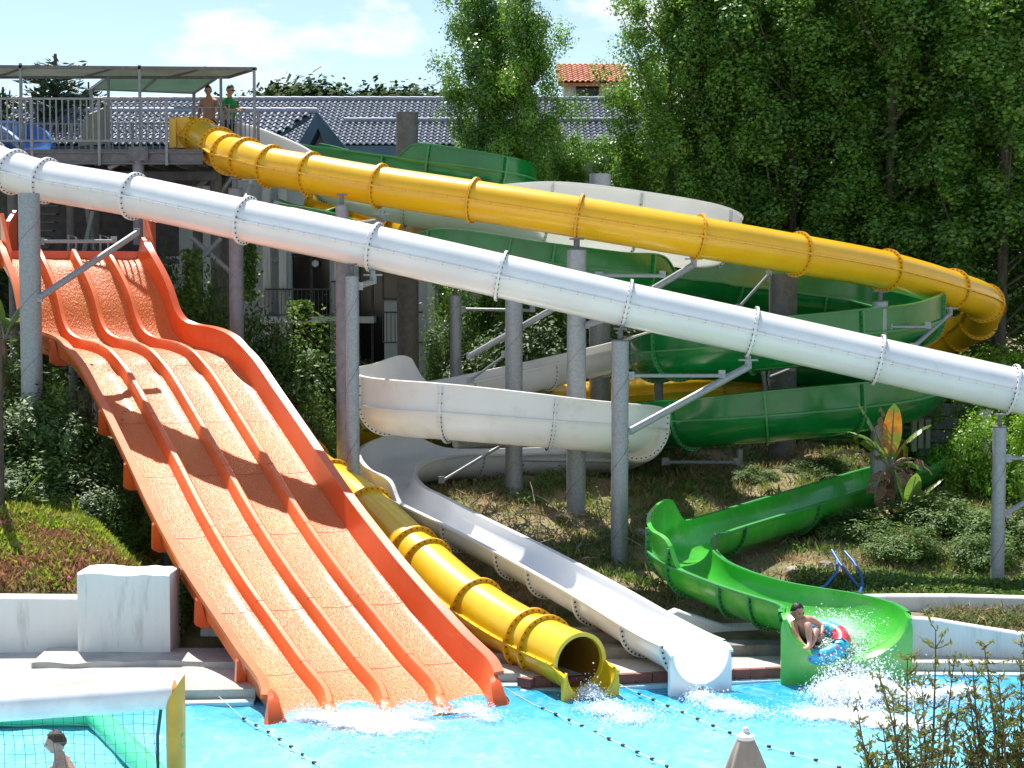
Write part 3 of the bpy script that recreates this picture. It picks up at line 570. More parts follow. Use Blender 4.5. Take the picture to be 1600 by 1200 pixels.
# ------------------------------------------------------------------ slides
def frames(pts, tend=None):
    fr = []; n = len(pts)
    for i in range(n):
        T = Vector(pts[min(i+2, n-1), :3]-pts[max(i-2, 0), :3]).normalized()
        Sd = T.cross(Vector((0, 0, 1))).normalized(); U = Sd.cross(T).normalized()
        fr.append((Vector(pts[i, :3]), T, Sd, U))
    return fr
def place(fr, prof): p, T, Sd, U = fr; return [p+Sd*u+U*v for u, v in prof]
def ring_prof(r, n=40): return [(r*math.cos(2*math.pi*i/n), r*math.sin(2*math.pi*i/n)) for i in range(n)]
def near_idx(pts, px, py, Y):
    q = np.array(P(px, py, Y)); return int(np.argmin(np.linalg.norm(pts[:, :3]-q, axis=1)))
def flange_ring(parent, fr, r, m, bolts=26, w=.068, th=.045, rib=True):
    p, T, Sd, U = fr; b = MB()
    a, c = p-T*th/2, p+T*th/2
    n = 40; R0, R1 = ring_prof(r*.985, n), ring_prof(r+w, n)
    b.loft([[a+Sd*u+U*v for u, v in R0], [a+Sd*u+U*v for u, v in R1], [c+Sd*u+U*v for u, v in R1], [c+Sd*u+U*v for u, v in R0]], cap=False)
    b.mi = 1
    for k in range(bolts):
        q = 2*math.pi*(k+.5)/bolts; o = Sd*((r+w*.5)*math.cos(q))+U*((r+w*.5)*math.sin(q))
        b.cyl(p+o-T*(th/2+.014), p+o+T*(th/2+.014), .015, n=6)
    return b.build('flange', [m, M['bolt_brown'] if 'yellow' in m.name else M['bolt']], parent, smooth=30)
def tube_slide(parent, pts, fr, joints, matf, rf, flf, ribs=True, skiplast=False):
    joints = sorted(set(joints))
    for a, c in zip(joints[:-1], joints[1:]):
        b = MB(); n = 40
        idx = list(range(a, c+1))
        b.loft([place(fr[i], ring_prof(rf(i), n)) for i in idx], cap=False)
        b.loft([place(fr[i], ring_prof(rf(i)-.03, n)) for i in idx], cap=False)
        if ribs:
            for sgn in (-1, 1):
                for hh in (0,):
                    b.loft([place(fr[i], [(sgn*(rf(i)-.01), hh-.016), (sgn*(rf(i)+.065), hh-.016), (sgn*(rf(i)+.065), hh+.016), (sgn*(rf(i)-.01), hh+.016)]) for i in idx])
                b.mi = 1
                for i in idx[2:-1:3]:
                    p, T, Sd, U = fr[i]; q = p+Sd*sgn*(rf(i)+.045); b.cyl(q-U*.022, q+U*.022, .012, n=5)
                b.mi = 0
        b.build('tube_section', [matf(a), M['bolt']], parent, smooth=40)
    for j in joints[:-1] if skiplast else joints: flange_ring(parent, fr[j], rf(j), flf(j))

# ---- yellow tube slide (upper run, hairpin, hidden coil, lower run to the pool)
pts, _ = resample(Yc, .1); fr = frames(pts)
ys_ = thing('tube_slide', 'long yellow enclosed tube slide from the platform, curling round and exiting beside the orange slide', 'water slide', (0, 30, 1))
js = [near_idx(pts, *c) for c in [Yc[1], Yc[2], Yc[3], Yc[4], Yc[5], Yc[6], Yc[7], Yc[8], Yc[9], Yc[10], Yc[11], Yc[12], Yc[13], Yc[14], (1528, 503, 40.2), (1492, 524, 41.2), (1440, 546, 41.6), (1300, 590, 41.4), (1120, 606, 41), (950, 620, 40), (720, 650, 38.6), (590, 669, 37.7), (500, 684, 36), (478, 722, 32.6), (520, 760, 30.4), (576, 800, 29.1), (642, 860, 27.7), (668, 884, 27.3), (750, 950, 25.9), (835, 998, 24.7), (862, 1009, 24.35)]]
nl = near_idx(pts, 505, 748, 30.9); nu = near_idx(pts, 720, 650, 38.6)
def yr(i): return (.38+.03*min(1, i/30)) if i < nu else (.41+.01*min(1, (i-nu)/max(1, nl-nu)))
tube_slide(ys_, pts, fr, [0]+js+[len(pts)-1], lambda a: M['yellow_low'] if a >= nl-20 else M['yellow'], yr, lambda a: M['yellow_flange'], skiplast=True)
# shade in the mouth, painted as a dark sleeve inside the tube end
b = MB(); b.loft([place(fr[i], ring_prof(yr(i)-.034, 40)) for i in range(len(fr)-26, len(fr))], cap=False); b.build('mouth_shade', M['yellow_mouth_shade'], ys_, smooth=40)
# entrance box on the platform
p = P(280, 208, 38.9); b = MB()
b.loft([[P(264, 184, 38.6), P(292, 182, 38.6), P(300, 190, 38.6), P(300, 231, 38.6), P(264, 231, 38.6)], [P(264, 184, 39.8), P(292, 182, 39.8), P(300, 190, 39.8), P(300, 231, 39.8), P(264, 231, 39.8)]])
b.box(P(272, 208, 38.55), (.1, .1, .65)); b.box(P(290, 205, 38.56), (.2, .06, .3)); b.build('entry_box', M['yellow'], ys_)

def end_plate(parent, c, ang, R, w, h, top, m, thick=.06, name='end_plate', lipm=None):
    """upright plate at a flume mouth: rectangle w x h with the half-round channel cut out; c = channel centre at rim level"""
    X = Vector((math.cos(ang), math.sin(ang), 0)); Yv = Vector((-math.sin(ang), math.cos(ang), 0)); Z = Vector((0, 0, 1))
    for s in (-1, 1):
        b = MB(); arc = [(s*R*math.cos(q), -R*math.sin(q)) for q in np.linspace(0, math.pi/2*.86, 12)]
        outl = [(s*R*.98, top)]+arc+[(arc[-1][0], -h), (s*w, -h), (s*w, top-.12), (s*(w-.03), top-.03), (s*(w-.1), top)]
        b.prism([c+X*u+Z*v for u, v in outl], Yv*thick)
        b.build(name, m, parent, smooth=30)
def end_plate_e(parent, c, X, R, Rw, w, h, m, th=.06, pw=1):
    Yv = Vector((X.y, -X.x, 0)); Z = Vector((0, 0, 1))
    for s in (-1, 1):
        b = MB(); arc = [(s*Rw*math.cos(q)**pw, -R*math.sin(q)) for q in np.linspace(0, math.pi/2*.93, 16)]
        outl = [(s*Rw, .02)]+arc+[(arc[-1][0], -h), (s*w, -h), (s*w, -.15), (s*(w-.02), -.05), (s*(w-.06), .01)]
        b.prism([c+X*u+Z*v for u, v in outl], Yv*th); b.build('end_plate', m, parent, smooth=30)
# yellow mouth: rim ring + flared trough
p, T, Sd, U = fr[-1]
b = MB(); n = 40; a = p; c_ = p+T*.06
b.loft([[a+Sd*u+U*v for u, v in ring_prof(.37, n)], [a+Sd*u+U*v for u, v in ring_prof(.435, n)], [c_+Sd*u+U*v for u, v in ring_prof(.44, n)], [c_+Sd*u+U*v for u, v in ring_prof(.38, n)], [a+Sd*u+U*v for u, v in ring_prof(.37, n)]], cap=False); b.build('mouth_rim', M['yellow_low'], ys_, smooth=40)
b = MB(); rings = []
Th = Vector((T.x, T.y, 0)).normalized(); Sh = Th.cross(Vector((0, 0, 1)))
for k in range(9):
    q = k/8; c0 = p+Th*(-.04+.41*q)-Vector((0, 0, .06*q)); fl = .39+.02*q
    prof = [(-fl-.06, .0-.04*q)]+[(-fl*math.cos(t), -.39*math.sin(t)-.04*q) for t in np.linspace(0, math.pi, 17)]+[(fl+.06, .0-.04*q)]
    o = [c0+Sh*u+Vector((0, 0, v)) for u, v in prof]; rings.append(o+[x-Vector((0, 0, .04)) for x in reversed(o)])
b.loft(rings); b.build('mouth_trough', M['yellow_low'], ys_, smooth=40)
end_plate_e(ys_, p+Th*.36-Vector((0, 0, .07)), Sh, .40, .40, .47, .62, M['yellow_low'], pw=1.25)

# ---- white tube slide in front
Wc = [(-330, 190, 36.5), (-180, 212, 34.6), (-90, 228, 34.4), (-15, 254, 33.7), (20, 268, 33.3), (70, 282, 33.0), (207, 306, 32.2), (388, 345, 31.1), (583, 386, 30.4), (783, 431, 30.0), (980, 476, 29.9), (1178, 519, 29.9), (1375, 563, 29.8), (1577, 608, 29.6), (1780, 654, 29.6), (1980, 700, 29.6)]
pts, _ = resample(Wc, .1); fr = frames(pts)
ws_ = thing('tube_slide', 'long white enclosed tube slide crossing in front of everything from upper left to right edge', 'water slide', (0, 30, 5))
js = [near_idx(pts, *c) for c in Wc[2:]]
tube_slide(ws_, pts, fr, [0]+js, lambda a: M['white_gel'], lambda i: .40, lambda a: M['white_gel'])

# ---- open flumes
def flume_prof(R, eL, eR, wide=1.0, th=.035, depth=1.0):
    n = 20; pin = []
    lip = .07
    def side(s, e):
        return [(s*(R*wide+lip), max(e, 0)+.0), (s*R*wide, max(e, 0)+.012), (s*R*wide, max(e, 0)*.66), (s*R*wide, max(e, 0)*.33), (s*R*wide, 0)]
    Ls = side(-1, eL); Rs = side(1, eR)
    arc = [(-R*wide*math.cos(t), -R*depth*math.sin(t)) for t in np.linspace(0, math.pi, n+1)[1:-1]]
    inner = Ls+arc+Rs[::-1]
    def off(s, e):
        return [(s*(R*wide+lip), max(e, 0)-th), (s*(R*wide+th), max(e, 0)-th), (s*(R*wide+th), max(e, 0)*.66), (s*(R*wide+th), max(e, 0)*.33), (s*(R*wide+th), 0)]
    arco = [(-(R*wide+th)*math.cos(t), -(R*depth+th)*math.sin(t)) for t in np.linspace(0, math.pi, n+1)[1:-1]]
    outer = off(-1, eL)+arco+off(1, eR)[::-1]
    return inner+outer[::-1], outer
def flume(parent, ctrl, joints, mats, ribm, step=.1, depthf=None, matf=None):
    """ctrl attrs: R, eL, eR, wide"""
    pts, _ = resample(ctrl, step); fr = frames(pts)
    js = sorted(set([0]+[near_idx(pts, *j) for j in joints]+[len(pts)-1]))
    def at(i): return pts[i, 3], pts[i, 4], pts[i, 5], pts[i, 6]
    for a, c in zip(js[:-1], js[1:]):
        if c-a < 2: continue
        b = MB(); b.loft([place(fr[i], flume_prof(*at(i)[:3], wide=at(i)[3])[0]) for i in range(a, c+1)])
        b.mi = 1
        for s in (-1, 1):
            b.loft([place(fr[i], [(s*(at(i)[0]*at(i)[3]+.03), -.02), (s*(at(i)[0]*at(i)[3]+.095), -.02), (s*(at(i)[0]*at(i)[3]+.095), .015), (s*(at(i)[0]*at(i)[3]+.03), .015)]) for i in range(a, c+1)])
        b.build('flume_section', [matf(a) if matf else mats, ribm], parent, smooth=35)
    for j in js:
        p, T, Sd, U = fr[j]; R, eL, eR, wd = at(j); b = MB()
        _, o = flume_prof(R, eL, eR, wide=wd)
        o = o[1:-1]
        o2 = []
        for u, v in o:
            if v > 0: o2.append((u+(.07 if u > 0 else -.07), v))
            else:
                l = math.hypot(u, v); o2.append((u*(1+.07/l), v*(1+.07/l)))
        for i in range(len(o)-1):
            q = [p+Sd*x+U*y for x, y in (o[i], o[i+1], o2[i+1], o2[i])]; b.prism([w-T*.022 for w in q], T*.044)
        b.mi = 1
        for i in range(1, len(o)-1, 1):
            u, v = (o[i][0]+o2[i][0])/2, (o[i][1]+o2[i][1])/2; c = p+Sd*u+U*v; b.cyl(c-T*.034, c+T*.034, .016, n=6)
        b.build('joint_flange', [ribm, M['bolt']], parent, smooth=30)
    return pts, fr
# white flume
wf = thing('open_flume_slide', 'white open flume slide winding in loops below the white tube to the middle exit', 'water slide', (0, 32, 1))
top = [(385, 222, 41, .55, .1, .5, 1), (430, 238, 40, .55, .1, .55, 1), (490, 262, 39, .55, .0, .5, 1), (560, 292, 38.3, .55, 0, .3, 1), (640, 312, 38, .55, 0, .3, 1), (740, 328, 38, .55, 0, .5, 1), (850, 345, 38, .6, 0, .85, 1), (980, 362, 38.6, .6, 0, .9, 1), (1075, 378, 39.4, .6, 0, .9, 1), (1118, 392, 41, .6, 0, .85, 1), (1108, 400, 42.2, .6, 0, .8, 1)]
flume(wf, top, [(430, 238, 40), (520, 275, 38.7), (640, 312, 38), (850, 345, 38), (980, 362, 38.6), (1105, 385, 40)], M['white_trans'], M['white_trans'])
pts, fr = flume(wf, low, [(940, 545, 37.6), (850, 566, 37), (720, 594, 36), (605, 634, 32.1), (705, 644, 31), (860, 656, 30.9), (993, 669, 32.6), (880, 703, 36.2), (740, 706, 35.8), (607, 750, 31.6), (665, 784, 29.7), (725, 815, 28.8), (815, 860, 27.6), (862, 885, 26.9), (940, 928, 25.9), (1015, 972, 24.8)], M['white_old'], M['white_old'], matf=lambda a: M['white_old'] if a < 190 else M['white_gel'])
p, T, Sd, U = fr[-1]; Sh = Vector((Sd.x, Sd.y, 0)).normalized(); Th = Vector((T.x, T.y, 0)).normalized()
def outlet(parent, p, Th, Sh, R, wide, m, length=.45, drop=.22, w=.12, h=.9, ww=None):
    b = MB(); rings = []
    for k in range(9):
        q = k/8; c0 = p+Th*(length*q)-Vector((0, 0, drop*q*q)); 
        prof = flume_prof(R, 0, 0, wide=wide)[0]
        rings.append([c0+Sh*u+Vector((0, 0, v)) for u, v in prof])
    b.loft(rings); b.build('outlet', m, parent, smooth=40)
    c0 = p+Th*(length-.02)-Vector((0, 0, drop)); end_plate_e(parent, c0, Sh, R, R*wide, (ww or (R*wide+w)), h, m)
outlet(wf, p, Th, Sh, .45, 1, M['white_gel'], .25, .08, .06, .95)
# green flume
gf = thing('open_flume_slide', 'green open flume slide coiling round a thick column and exiting with the rider', 'water slide', (5, 33, 1))
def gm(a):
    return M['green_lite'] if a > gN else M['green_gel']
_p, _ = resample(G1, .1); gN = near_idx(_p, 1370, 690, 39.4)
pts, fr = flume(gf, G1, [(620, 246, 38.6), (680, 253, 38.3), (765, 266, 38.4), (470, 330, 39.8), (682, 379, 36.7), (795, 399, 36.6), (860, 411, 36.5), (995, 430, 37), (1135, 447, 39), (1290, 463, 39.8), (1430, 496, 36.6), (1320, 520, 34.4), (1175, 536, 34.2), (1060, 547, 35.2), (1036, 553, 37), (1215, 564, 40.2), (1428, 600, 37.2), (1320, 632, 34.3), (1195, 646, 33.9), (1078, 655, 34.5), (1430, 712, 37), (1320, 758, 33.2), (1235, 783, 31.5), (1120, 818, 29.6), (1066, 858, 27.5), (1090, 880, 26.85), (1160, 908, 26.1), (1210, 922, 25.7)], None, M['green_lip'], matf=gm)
p, T, Sd, U = fr[-1]; Th = Vector((.04, -1, 0)).normalized(); Sh = Th.cross(Vector((0, 0, 1))).normalized()
GEND = p.copy()
outlet(gf, p, Th, Sh, .62, 1.42, M['green_lite'], .22, .06, .12, 1.25, ww=.97)
# logo sticker on the bend wall of the green slide: small dark label with pale lettering marks
i = near_idx(pts, 1068, 868, 27.4); q, T, Sd, U = fr[i]
b = MB(); c = q-Sd*(.5+.045)+U*.16; b.box(c, (.10, .012, .26), (T, Sd, U)); b.mi = 1
for k in range(5): b.box(c-Sd*.009+U*(.09-.045*k)+T*(.005*(k % 2)), (.05, .006, .018), (T, Sd, U))
b.build('sticker', [M['steel_dark'], M['white_gel']], gf)
# stray yellow trough and pipe pieces behind the coils
y2 = thing('open_flume_slide', 'yellow open flume partly hidden behind the banana plant and green coil', 'water slide', P(1300, 700, 39))
flume(y2, [(1120, 668, 42.5, .5, 0, 0, 1), (1230, 682, 42, .5, 0, 0, 1), (1330, 692, 40.6, .5, .1, .1, 1), (1372, 702, 38.8, .5, .25, .2, 1), (1376, 712, 37.6, .5, .25, .2, 1)], [(1230, 682, 42), (1340, 695, 40.2)], M['yellow'], M['yellow_flange'])
y3 = thing('tube_slide', 'short yellow tube end seen through the gap between the yellow and white tubes', 'water slide', P(640, 350, 39))
c3 = [(500, 325, 41.5), (545, 332, 41), (600, 350, 40), (650, 375, 39), (668, 400, 38.2)]
pts, _ = resample(c3, .1); fr = frames(pts); tube_slide(y3, pts, fr, [0, len(pts)//3, 2*len(pts)//3, len(pts)-1], lambda a: M['yellow'], lambda i: .56, lambda a: M['yellow_flange'])
# blue slide at the far left of the platform
bl = thing('open_flume_slide', 'blue flume bend behind the platform railing at the far left', 'water slide', P(20, 210, 40.5))
flume(bl, [(-160, 205, 43, .55, .3, .3, 1), (-60, 205, 42.5, .55, .3, .3, 1), (0, 207, 41.6, .5, .3, .3, 1), (40, 213, 40.9, .42, .2, .1, 1), (58, 222, 40.2, .35, 0, 0, 1)], [(-60, 205, 42.5), (10, 209, 41.4)], M['blue_gel'], M['blue_gel'])

# ---- orange four lane slide
pts, _ = resample(Oc, .12)
Lv = Vector((.957, .291, 0)); Zv = Vector((0, 0, 1)); OWW = 3.12
n = len(pts); Tn = []
for i in range(n):
    T = Vector(pts[min(i+2, n-1), :3]-pts[max(i-2, 0), :3]).normalized(); Tn.append(T)
def onorm(i): return Lv.cross(Tn[i]).normalized() if Lv.cross(Tn[i]).z > 0 else -Lv.cross(Tn[i]).normalized()
def wsc(i): return float(np.interp(pts[i, 1], [32.6, 35], [1.0, .90]))
def oplace(i, prof): c = Vector(pts[i, :3]); U = onorm(i); k = wsc(i); return [c+Lv*u*k+U*v for u, v in prof]
os_ = thing('multi_lane_slide', 'wide orange four lane slide with wet glittering lanes dropping into the pool', 'water slide', (-5, 30, 1))
oj = [0]+[int(np.argmin(np.abs(pts[:, 1]-y))) for y in (35.4, 33.0, 30.9, 29.2, 27.4, 25.4, 23.9)]+[n-1]
lw = OWW/4
for a, c in zip(oj[:-1], oj[1:]):
    for k in range(4):
        b = MB(); u0 = -OWW/2+k*lw+.07; u1 = u0+lw-.14; prof = [(u0, .0), (u0+.06, -.025), ((u0+u1)/2, -.04), (u1-.06, -.025), (u1, 0), (u1, -.08), (u0, -.08)]
        b.loft([oplace(i, prof) for i in range(a, c+1)]); b.build('lane', M['orange_lane'], os_, smooth=40)
    for k in range(3):
        b = MB(); u = -OWW/2+(k+1)*lw; hh = .17; prof = [(u-.105, -.06), (u-.10, .0), (u-.045, hh-.03), (u-.025, hh), (u+.05, hh), (u+.075, hh-.02), (u+.10, .0), (u+.105, -.06)]
        e = c if c != n-1 else c; b.loft([oplace(i, prof) for i in range(a, e+1)]); b.build('divider', M['orange_top'], os_, smooth=35)
    for s in (-1, 1):
        b = MB(); hh = .44 if s > 0 else .34; w0 = OWW/2; prof = [(s*(w0-.09), -.06), (s*(w0-.08), 0), (s*(w0+.0), hh), (s*(w0+.14), hh+.015), (s*(w0+.15), hh-.05), (s*(w0+.06), hh-.05), (s*(w0+.02), -.10), (s*(w0-.02), -.12)]
        b.loft([oplace(i, prof) for i in range(a, c+1)]); b.build('side_wall', M['orange'] if s > 0 else M['orange_top'], os_, smooth=35)
# transverse joints
for j in oj[1:-1]:
    b = MB(); prof = [(-OWW/2-.14, -.02), (-OWW/2-.14, -.24), (OWW/2+.14, -.24), (OWW/2+.14, -.02)]
    pr = []
    w0 = OWW/2
    prof = [(-w0-.13, .28), (-w0-.18, .24), (-w0-.18, -.20), (-w0-.08, -.26), (w0+.08, -.26), (w0+.16, -.2), (w0+.16, .36), (w0+.07, .38), (w0+.03, -.13), (-w0-.02, -.13)]
    c = Vector(pts[j, :3]); U = onorm(j); q = [c+Lv*u*wsc(j)+U*v for u, v in prof]; b.prism([x-Tn[j]*.04 for x in q], Tn[j]*.08); b.build('joint_rib', M['orange'], os_)
# joint seams across lanes and dividers
for j in oj[1:-1]:
    topl = [(-OWW/2-.0, .30)]
    for k in range(4):
        u0 = -OWW/2+k*lw+.07; u1 = u0+lw-.14; topl += [(u0, .0), (u0+.06, -.025), ((u0+u1)/2, -.04), (u1-.06, -.025), (u1, 0)]
        if k < 3: u = u1+.07; topl += [(u-.045, .14), (u-.025, .17), (u+.05, .17), (u+.075, .15)]
    topl += [(OWW/2, .38)]
    prof = [(u, v+.005) for u, v in topl]+[(u, v-.03) for u, v in reversed(topl)]
    b = MB(); c = Vector(pts[j, :3]); U = onorm(j); kk = wsc(j); q = [c+Lv*u*kk+U*v for u, v in prof]; n2 = len(topl)
    b.loft([[x-Tn[j]*.009 for x in q], [x+Tn[j]*.009 for x in q]], cap=False); b.build('joint_seam', M['orange_seam'], os_)
# underside shell
b = MB(); b.loft([oplace(i, [(-OWW/2+.02, -.09), (OWW/2-.02, -.09), (OWW/2-.02, -.13), (-OWW/2+.02, -.13)]) for i in range(0, n, 2)]); b.build('underside', M['orange'], os_, smooth=40)
# rounded noses at the bottom
for k in range(5):
    u = -OWW/2+k*lw; c = Vector(pts[-1, :3])+Lv*u; b = MB(); hgt = .17 if 0 < k < 4 else .40
    Th = Vector((-Lv.y, Lv.x, 0))*-1
    outl = []
    wd = .10 if 0 < k < 4 else .09
    for q in range(8):
        t = q/7; d = .30*math.sin(t*math.pi/2) if True else 0; h = hgt*math.cos(t*math.pi/2)
        outl.append((d, h))
    rings = []
    for q in range(9):
        t = q/8; d = .42*t; h = hgt*(1-t**2.2)+.0; w_ = wd+.10*t
        cc = c+Th*d; rings.append([cc+Lv*(-w_)-Zv*.45, cc+Lv*(-w_)-Zv*.03, cc+Lv*(-w_*.55)+Zv*(h*.9), cc+Lv*0+Zv*h, cc+Lv*(w_*.55)+Zv*(h*.9), cc+Lv*w_-Zv*.03, cc+Lv*w_-Zv*.45])
    b.loft(rings); b.build('nose', M['orange_top'] if 0 < k < 4 else M['orange'], os_, smooth=40)
b = MB(); c = Vector(pts[-1, :3]); b.prism([c-Lv*(OWW/2)+Zv*-.03, c+Lv*(OWW/2)+Zv*-.03, c+Lv*(OWW/2)-Zv*.5, c-Lv*(OWW/2)-Zv*.5], (.01, .03, 0)); b.build('front_edge', M['orange'], os_)
# start tub: back wall and tall side cheeks
c = Vector(pts[0, :3])
b = MB(); b.prism([c-Lv*1.5+Zv*-.1, c+Lv*1.5+Zv*-.1, c+Lv*1.5+Zv*.12, c-Lv*1.5+Zv*.12], (0, .12, 0)); b.build('start_lip', M['orange'], os_)
for s in (-1, 1):
    b = MB(); q = c+Lv*s*1.46; f = Vector(pts[6, :3])+Lv*s*1.46; b.prism([q+Zv*-.15, q+Zv*.75+Vector((0, .4, 0)), q+Zv*1.0+Vector((0, .9, 0)), q+Vector((0, .9, -.1))], Lv*.08); b.prism([f+Zv*-.1, f+Zv*.42, q+Zv*.9, q+Zv*-.15], Lv*.075*1.0)
    b.build('start_cheek', M['orange'], os_)
# stilts under the orange slide
for yy in (35.4, 33.0, 30.9, 29.2, 27.4):
    i = int(np.argmin(np.abs(pts[:, 1]-yy)))
    for u in (-1.0, 1.0):
        q = Vector(pts[i, :3])+Lv*u-Zv*.3; b = MB(); b.cyl((q.x, q.y, min(q.z-.3, H(q.x, q.y)-.2)), q, .07, n=10); b.build('stilt', M['galv_old'], os_, smooth=40)

# ------------------------------------------------------------------ support posts
def post(px, Y, ytop, ybase, wpx_, label, m='galv', arms=(), cap=True, zb=None):
    tp = P(px, ytop, Y); r = wpx_/2/S(Y); z0 = zb if zb is not None else H(tp.x, Y)-.3
    t = thing('support_post', label, 'post', (tp.x, Y, max(z0, 0)), 'steel posts holding up the slides')
    b = MB(); b.cyl((tp.x, Y, z0), tp, r, r, 24)
    b.build('shaft', M[m], t, smooth=40)
    # helical weld seams / clamp band
    b = MB(); zz = z0+.9
    turns = [(tp.x+(r+.002)*math.cos(q), Y+(r+.002)*math.sin(q), z0+q*.20) for q in np.arange(0, (tp.z-z0)/.20, .5)]
    if len(turns) > 2: b.tube(turns, .006, 4); b.build('weld_seam', M['galv_old'], t)
    if cap:
        b = MB(); b.cyl(tp, tp+Vector((0, 0, .025)), r*1.04, n=24); b.cyl(tp, tp+Vector((0, 0, .22)), r*.33, n=10); b.box(tp+Vector((0, 0, .22)), (r*1.5, r*1.2, .03)); b.build('cap', M['galv_old'], t, smooth=30)
    for a in arms:
        p0, p1, ra = P(*a[0]), P(*a[1]), a[2]/2/S(a[0][2]); b = MB(); b.cyl(p0, p1, ra, n=12); 
        d = (p1-p0).normalized()
        b.box(p0, (.16, .05, .14)); b.box(p1+Vector((0, 0, .03)), (.12, .04, .14)); 
        if len(a) > 3: b.box(p1+Vector((0, 0, .12)), (.34, .12, .03)); b.cyl(p1, p1+Vector((0, 0, a[3])), .05, n=8)
        b.build('arm', M['galv'], t, smooth=40)
    return t
post(45, 31.7, 302, 600, 33, 'thick grey steel post carrying the white tube at the far left', arms=[((60, 466, 31.6), (214, 364, 33.2), 11), ((62, 377, 31.8), (178, 377, 33), 6)], cap=False)
post(368, 34.8, 296, 525, 22, 'grey post behind the white tube left of the hotel columns', 'galv_pink', arms=[((372, 340, 34.8), (392, 290, 35.6), 9, .12)])
post(550, 30.0, 432, 820, 21, 'tall grey post standing between orange slide and yellow lower tube', arms=[((560, 447, 30), (583, 440, 30.3), 9, .2)], cap=True)
post(534, 31.6, 322, 810, 20, 'pinkish steel post just behind the tall post beside the orange slide', 'galv_pink', arms=[((536, 345, 31.6), (432, 322, 35.6), 8), ((540, 352, 31.6), (598, 344, 34.4), 8, .2)])
post(636, 41.5, 176, 560, 34, 'wide dark concrete column rising in front of the tiled roof', 'galv_old', cap=False)
post(712, 38.0, 462, 560, 18, 'short thin post before the hotel wall', arms=[((722, 483, 38), (832, 485, 37.6), 5)])
post(803, 34.0, 440, 755, 27, 'grey post inside the white flume loop with diagonal brace', arms=[((735, 556, 34.6), (862, 484, 34), 10), ((735, 594, 34.4), (788, 556, 34.1), 4), ((790, 690, 33.9), (712, 694, 32), 12, .25), ((790, 692, 33.9), (690, 752, 33.4), 5), ((815, 718, 34), (996, 721, 34), 7)])
post(901, 32.4, 391, 790, 30, 'tall galvanised post in the centre under the yellow tube', arms=[((915, 508, 32.4), (965, 492, 31.0), 10), ((936, 430, 33), (1035, 431, 33), 6)])
post(938, 39.6, 272, 640, 33, 'thick post rising behind the yellow tube at top centre', cap=False)
post(969, 29.6, 533, 905, 27, 'galvanised post whose long arm carries the white tube over the white flume', arms=[((984, 674, 29.6), (1169, 573, 29.9), 12, .2), ((984, 587, 29.6), (1128, 587, 29.8), 6)])
post(1224, 37.1, 428, 740, 44, 'very thick dark grey column at the centre of the green coil', 'galv_old', arms=[((1205, 590, 36.8), (1238, 577, 36.0), 8), ((1205, 688, 36.8), (1238, 680, 36.0), 8), ((1200, 725, 36.8), (1040, 722, 35.5), 6), ((1155, 480, 36.8), (1202, 428, 36.9), 5), ((1245, 720, 37), (1300, 745, 36), 5), ((1190, 560, 37), (1200, 640, 37), 7)], cap=False)
post(1375, 34.3, 472, 800, 24, 'grey post with cross arm under the yellow tube at the right', arms=[((1388, 511, 34.3), (1450, 511, 34.6), 5), ((1428, 541, 34.6), (1484, 490, 36.6), 8, .15)])
post(1562, 28.6, 668, 935, 21, 'slim grey post at the far right holding up the end of the white tube', arms=[((1573, 716, 28.6), (1660, 716, 29), 6), ((1573, 802, 28.6), (1660, 750, 29), 9)])
post(1538, 35.5, 640, 770, 20, 'grey post in shade behind the slim post at the right', cap=False)
post(1030, 38.5, 440, 560, 14, 'thin brace post behind the green flume and white tube crossing', arms=[((1020, 452, 33.6), (1084, 414, 33.3), 11, .12)])
post(1155, 36, 702, 745, 12, 'stub post under the lower green coil', arms=[((1040, 722, 35.5), (1150, 723, 35.6), 6)])
# ------------------------------------------------------------------ foliage
def leaf_mesh(name, cen, size, mats, asp=.5, up=0.0, dirs=None, mi=None, jitter=.4, nrm=None):
    """one rhombic leaf (folded a little along its midrib) per centre"""
    n = len(cen); size = size*(1+jitter*(rng.random(n)-.5)*2) if np.isscalar(size) else size
    d = rng.normal(size=(n, 3)) if dirs is None else dirs + rng.normal(size=(n, 3))*.35
    d[:, 2] += up; d /= np.linalg.norm(d, axis=1)[:, None]+1e-9
    a = rng.normal(size=(n, 3)); s = np.cross(d, a); s /= np.linalg.norm(s, axis=1)[:, None]+1e-9
    if nrm is not None:
        q = nrm/(np.linalg.norm(nrm, axis=1)[:, None]+1e-9)+rng.normal(size=(n, 3))*.35; q[:, 2] += .35; s = np.cross(q, rng.normal(size=(n, 3))); s /= np.linalg.norm(s, axis=1)[:, None]+1e-9; d = np.cross(q, s); d /= np.linalg.norm(d, axis=1)[:, None]+1e-9
    d *= size[:, None]; s *= (size*asp)[:, None]
    v = np.stack([cen-d*.5, cen+s*.5-d*.05, cen+d*.5, cen-s*.5-d*.05], 1).reshape(-1, 3)
    me = bpy.data.meshes.new(name); me.vertices.add(4*n); me.vertices.foreach_set('co', v.ravel().astype(np.float32))
    me.loops.add(4*n); me.loops.foreach_set('vertex_index', np.arange(4*n, dtype=np.int32)); me.polygons.add(n)
    me.polygons.foreach_set('loop_start', np.arange(0, 4*n, 4, dtype=np.int32))
    try: me.polygons.foreach_set('loop_total', np.full(n, 4, dtype=np.int32))
    except Exception: pass
    for m in (mats if isinstance(mats, (list, tuple)) else [mats]): me.materials.append(m)
    if mi is not None: me.polygons.foreach_set('material_index', mi.astype(np.int32))
    me.update(calc_edges=True); return me
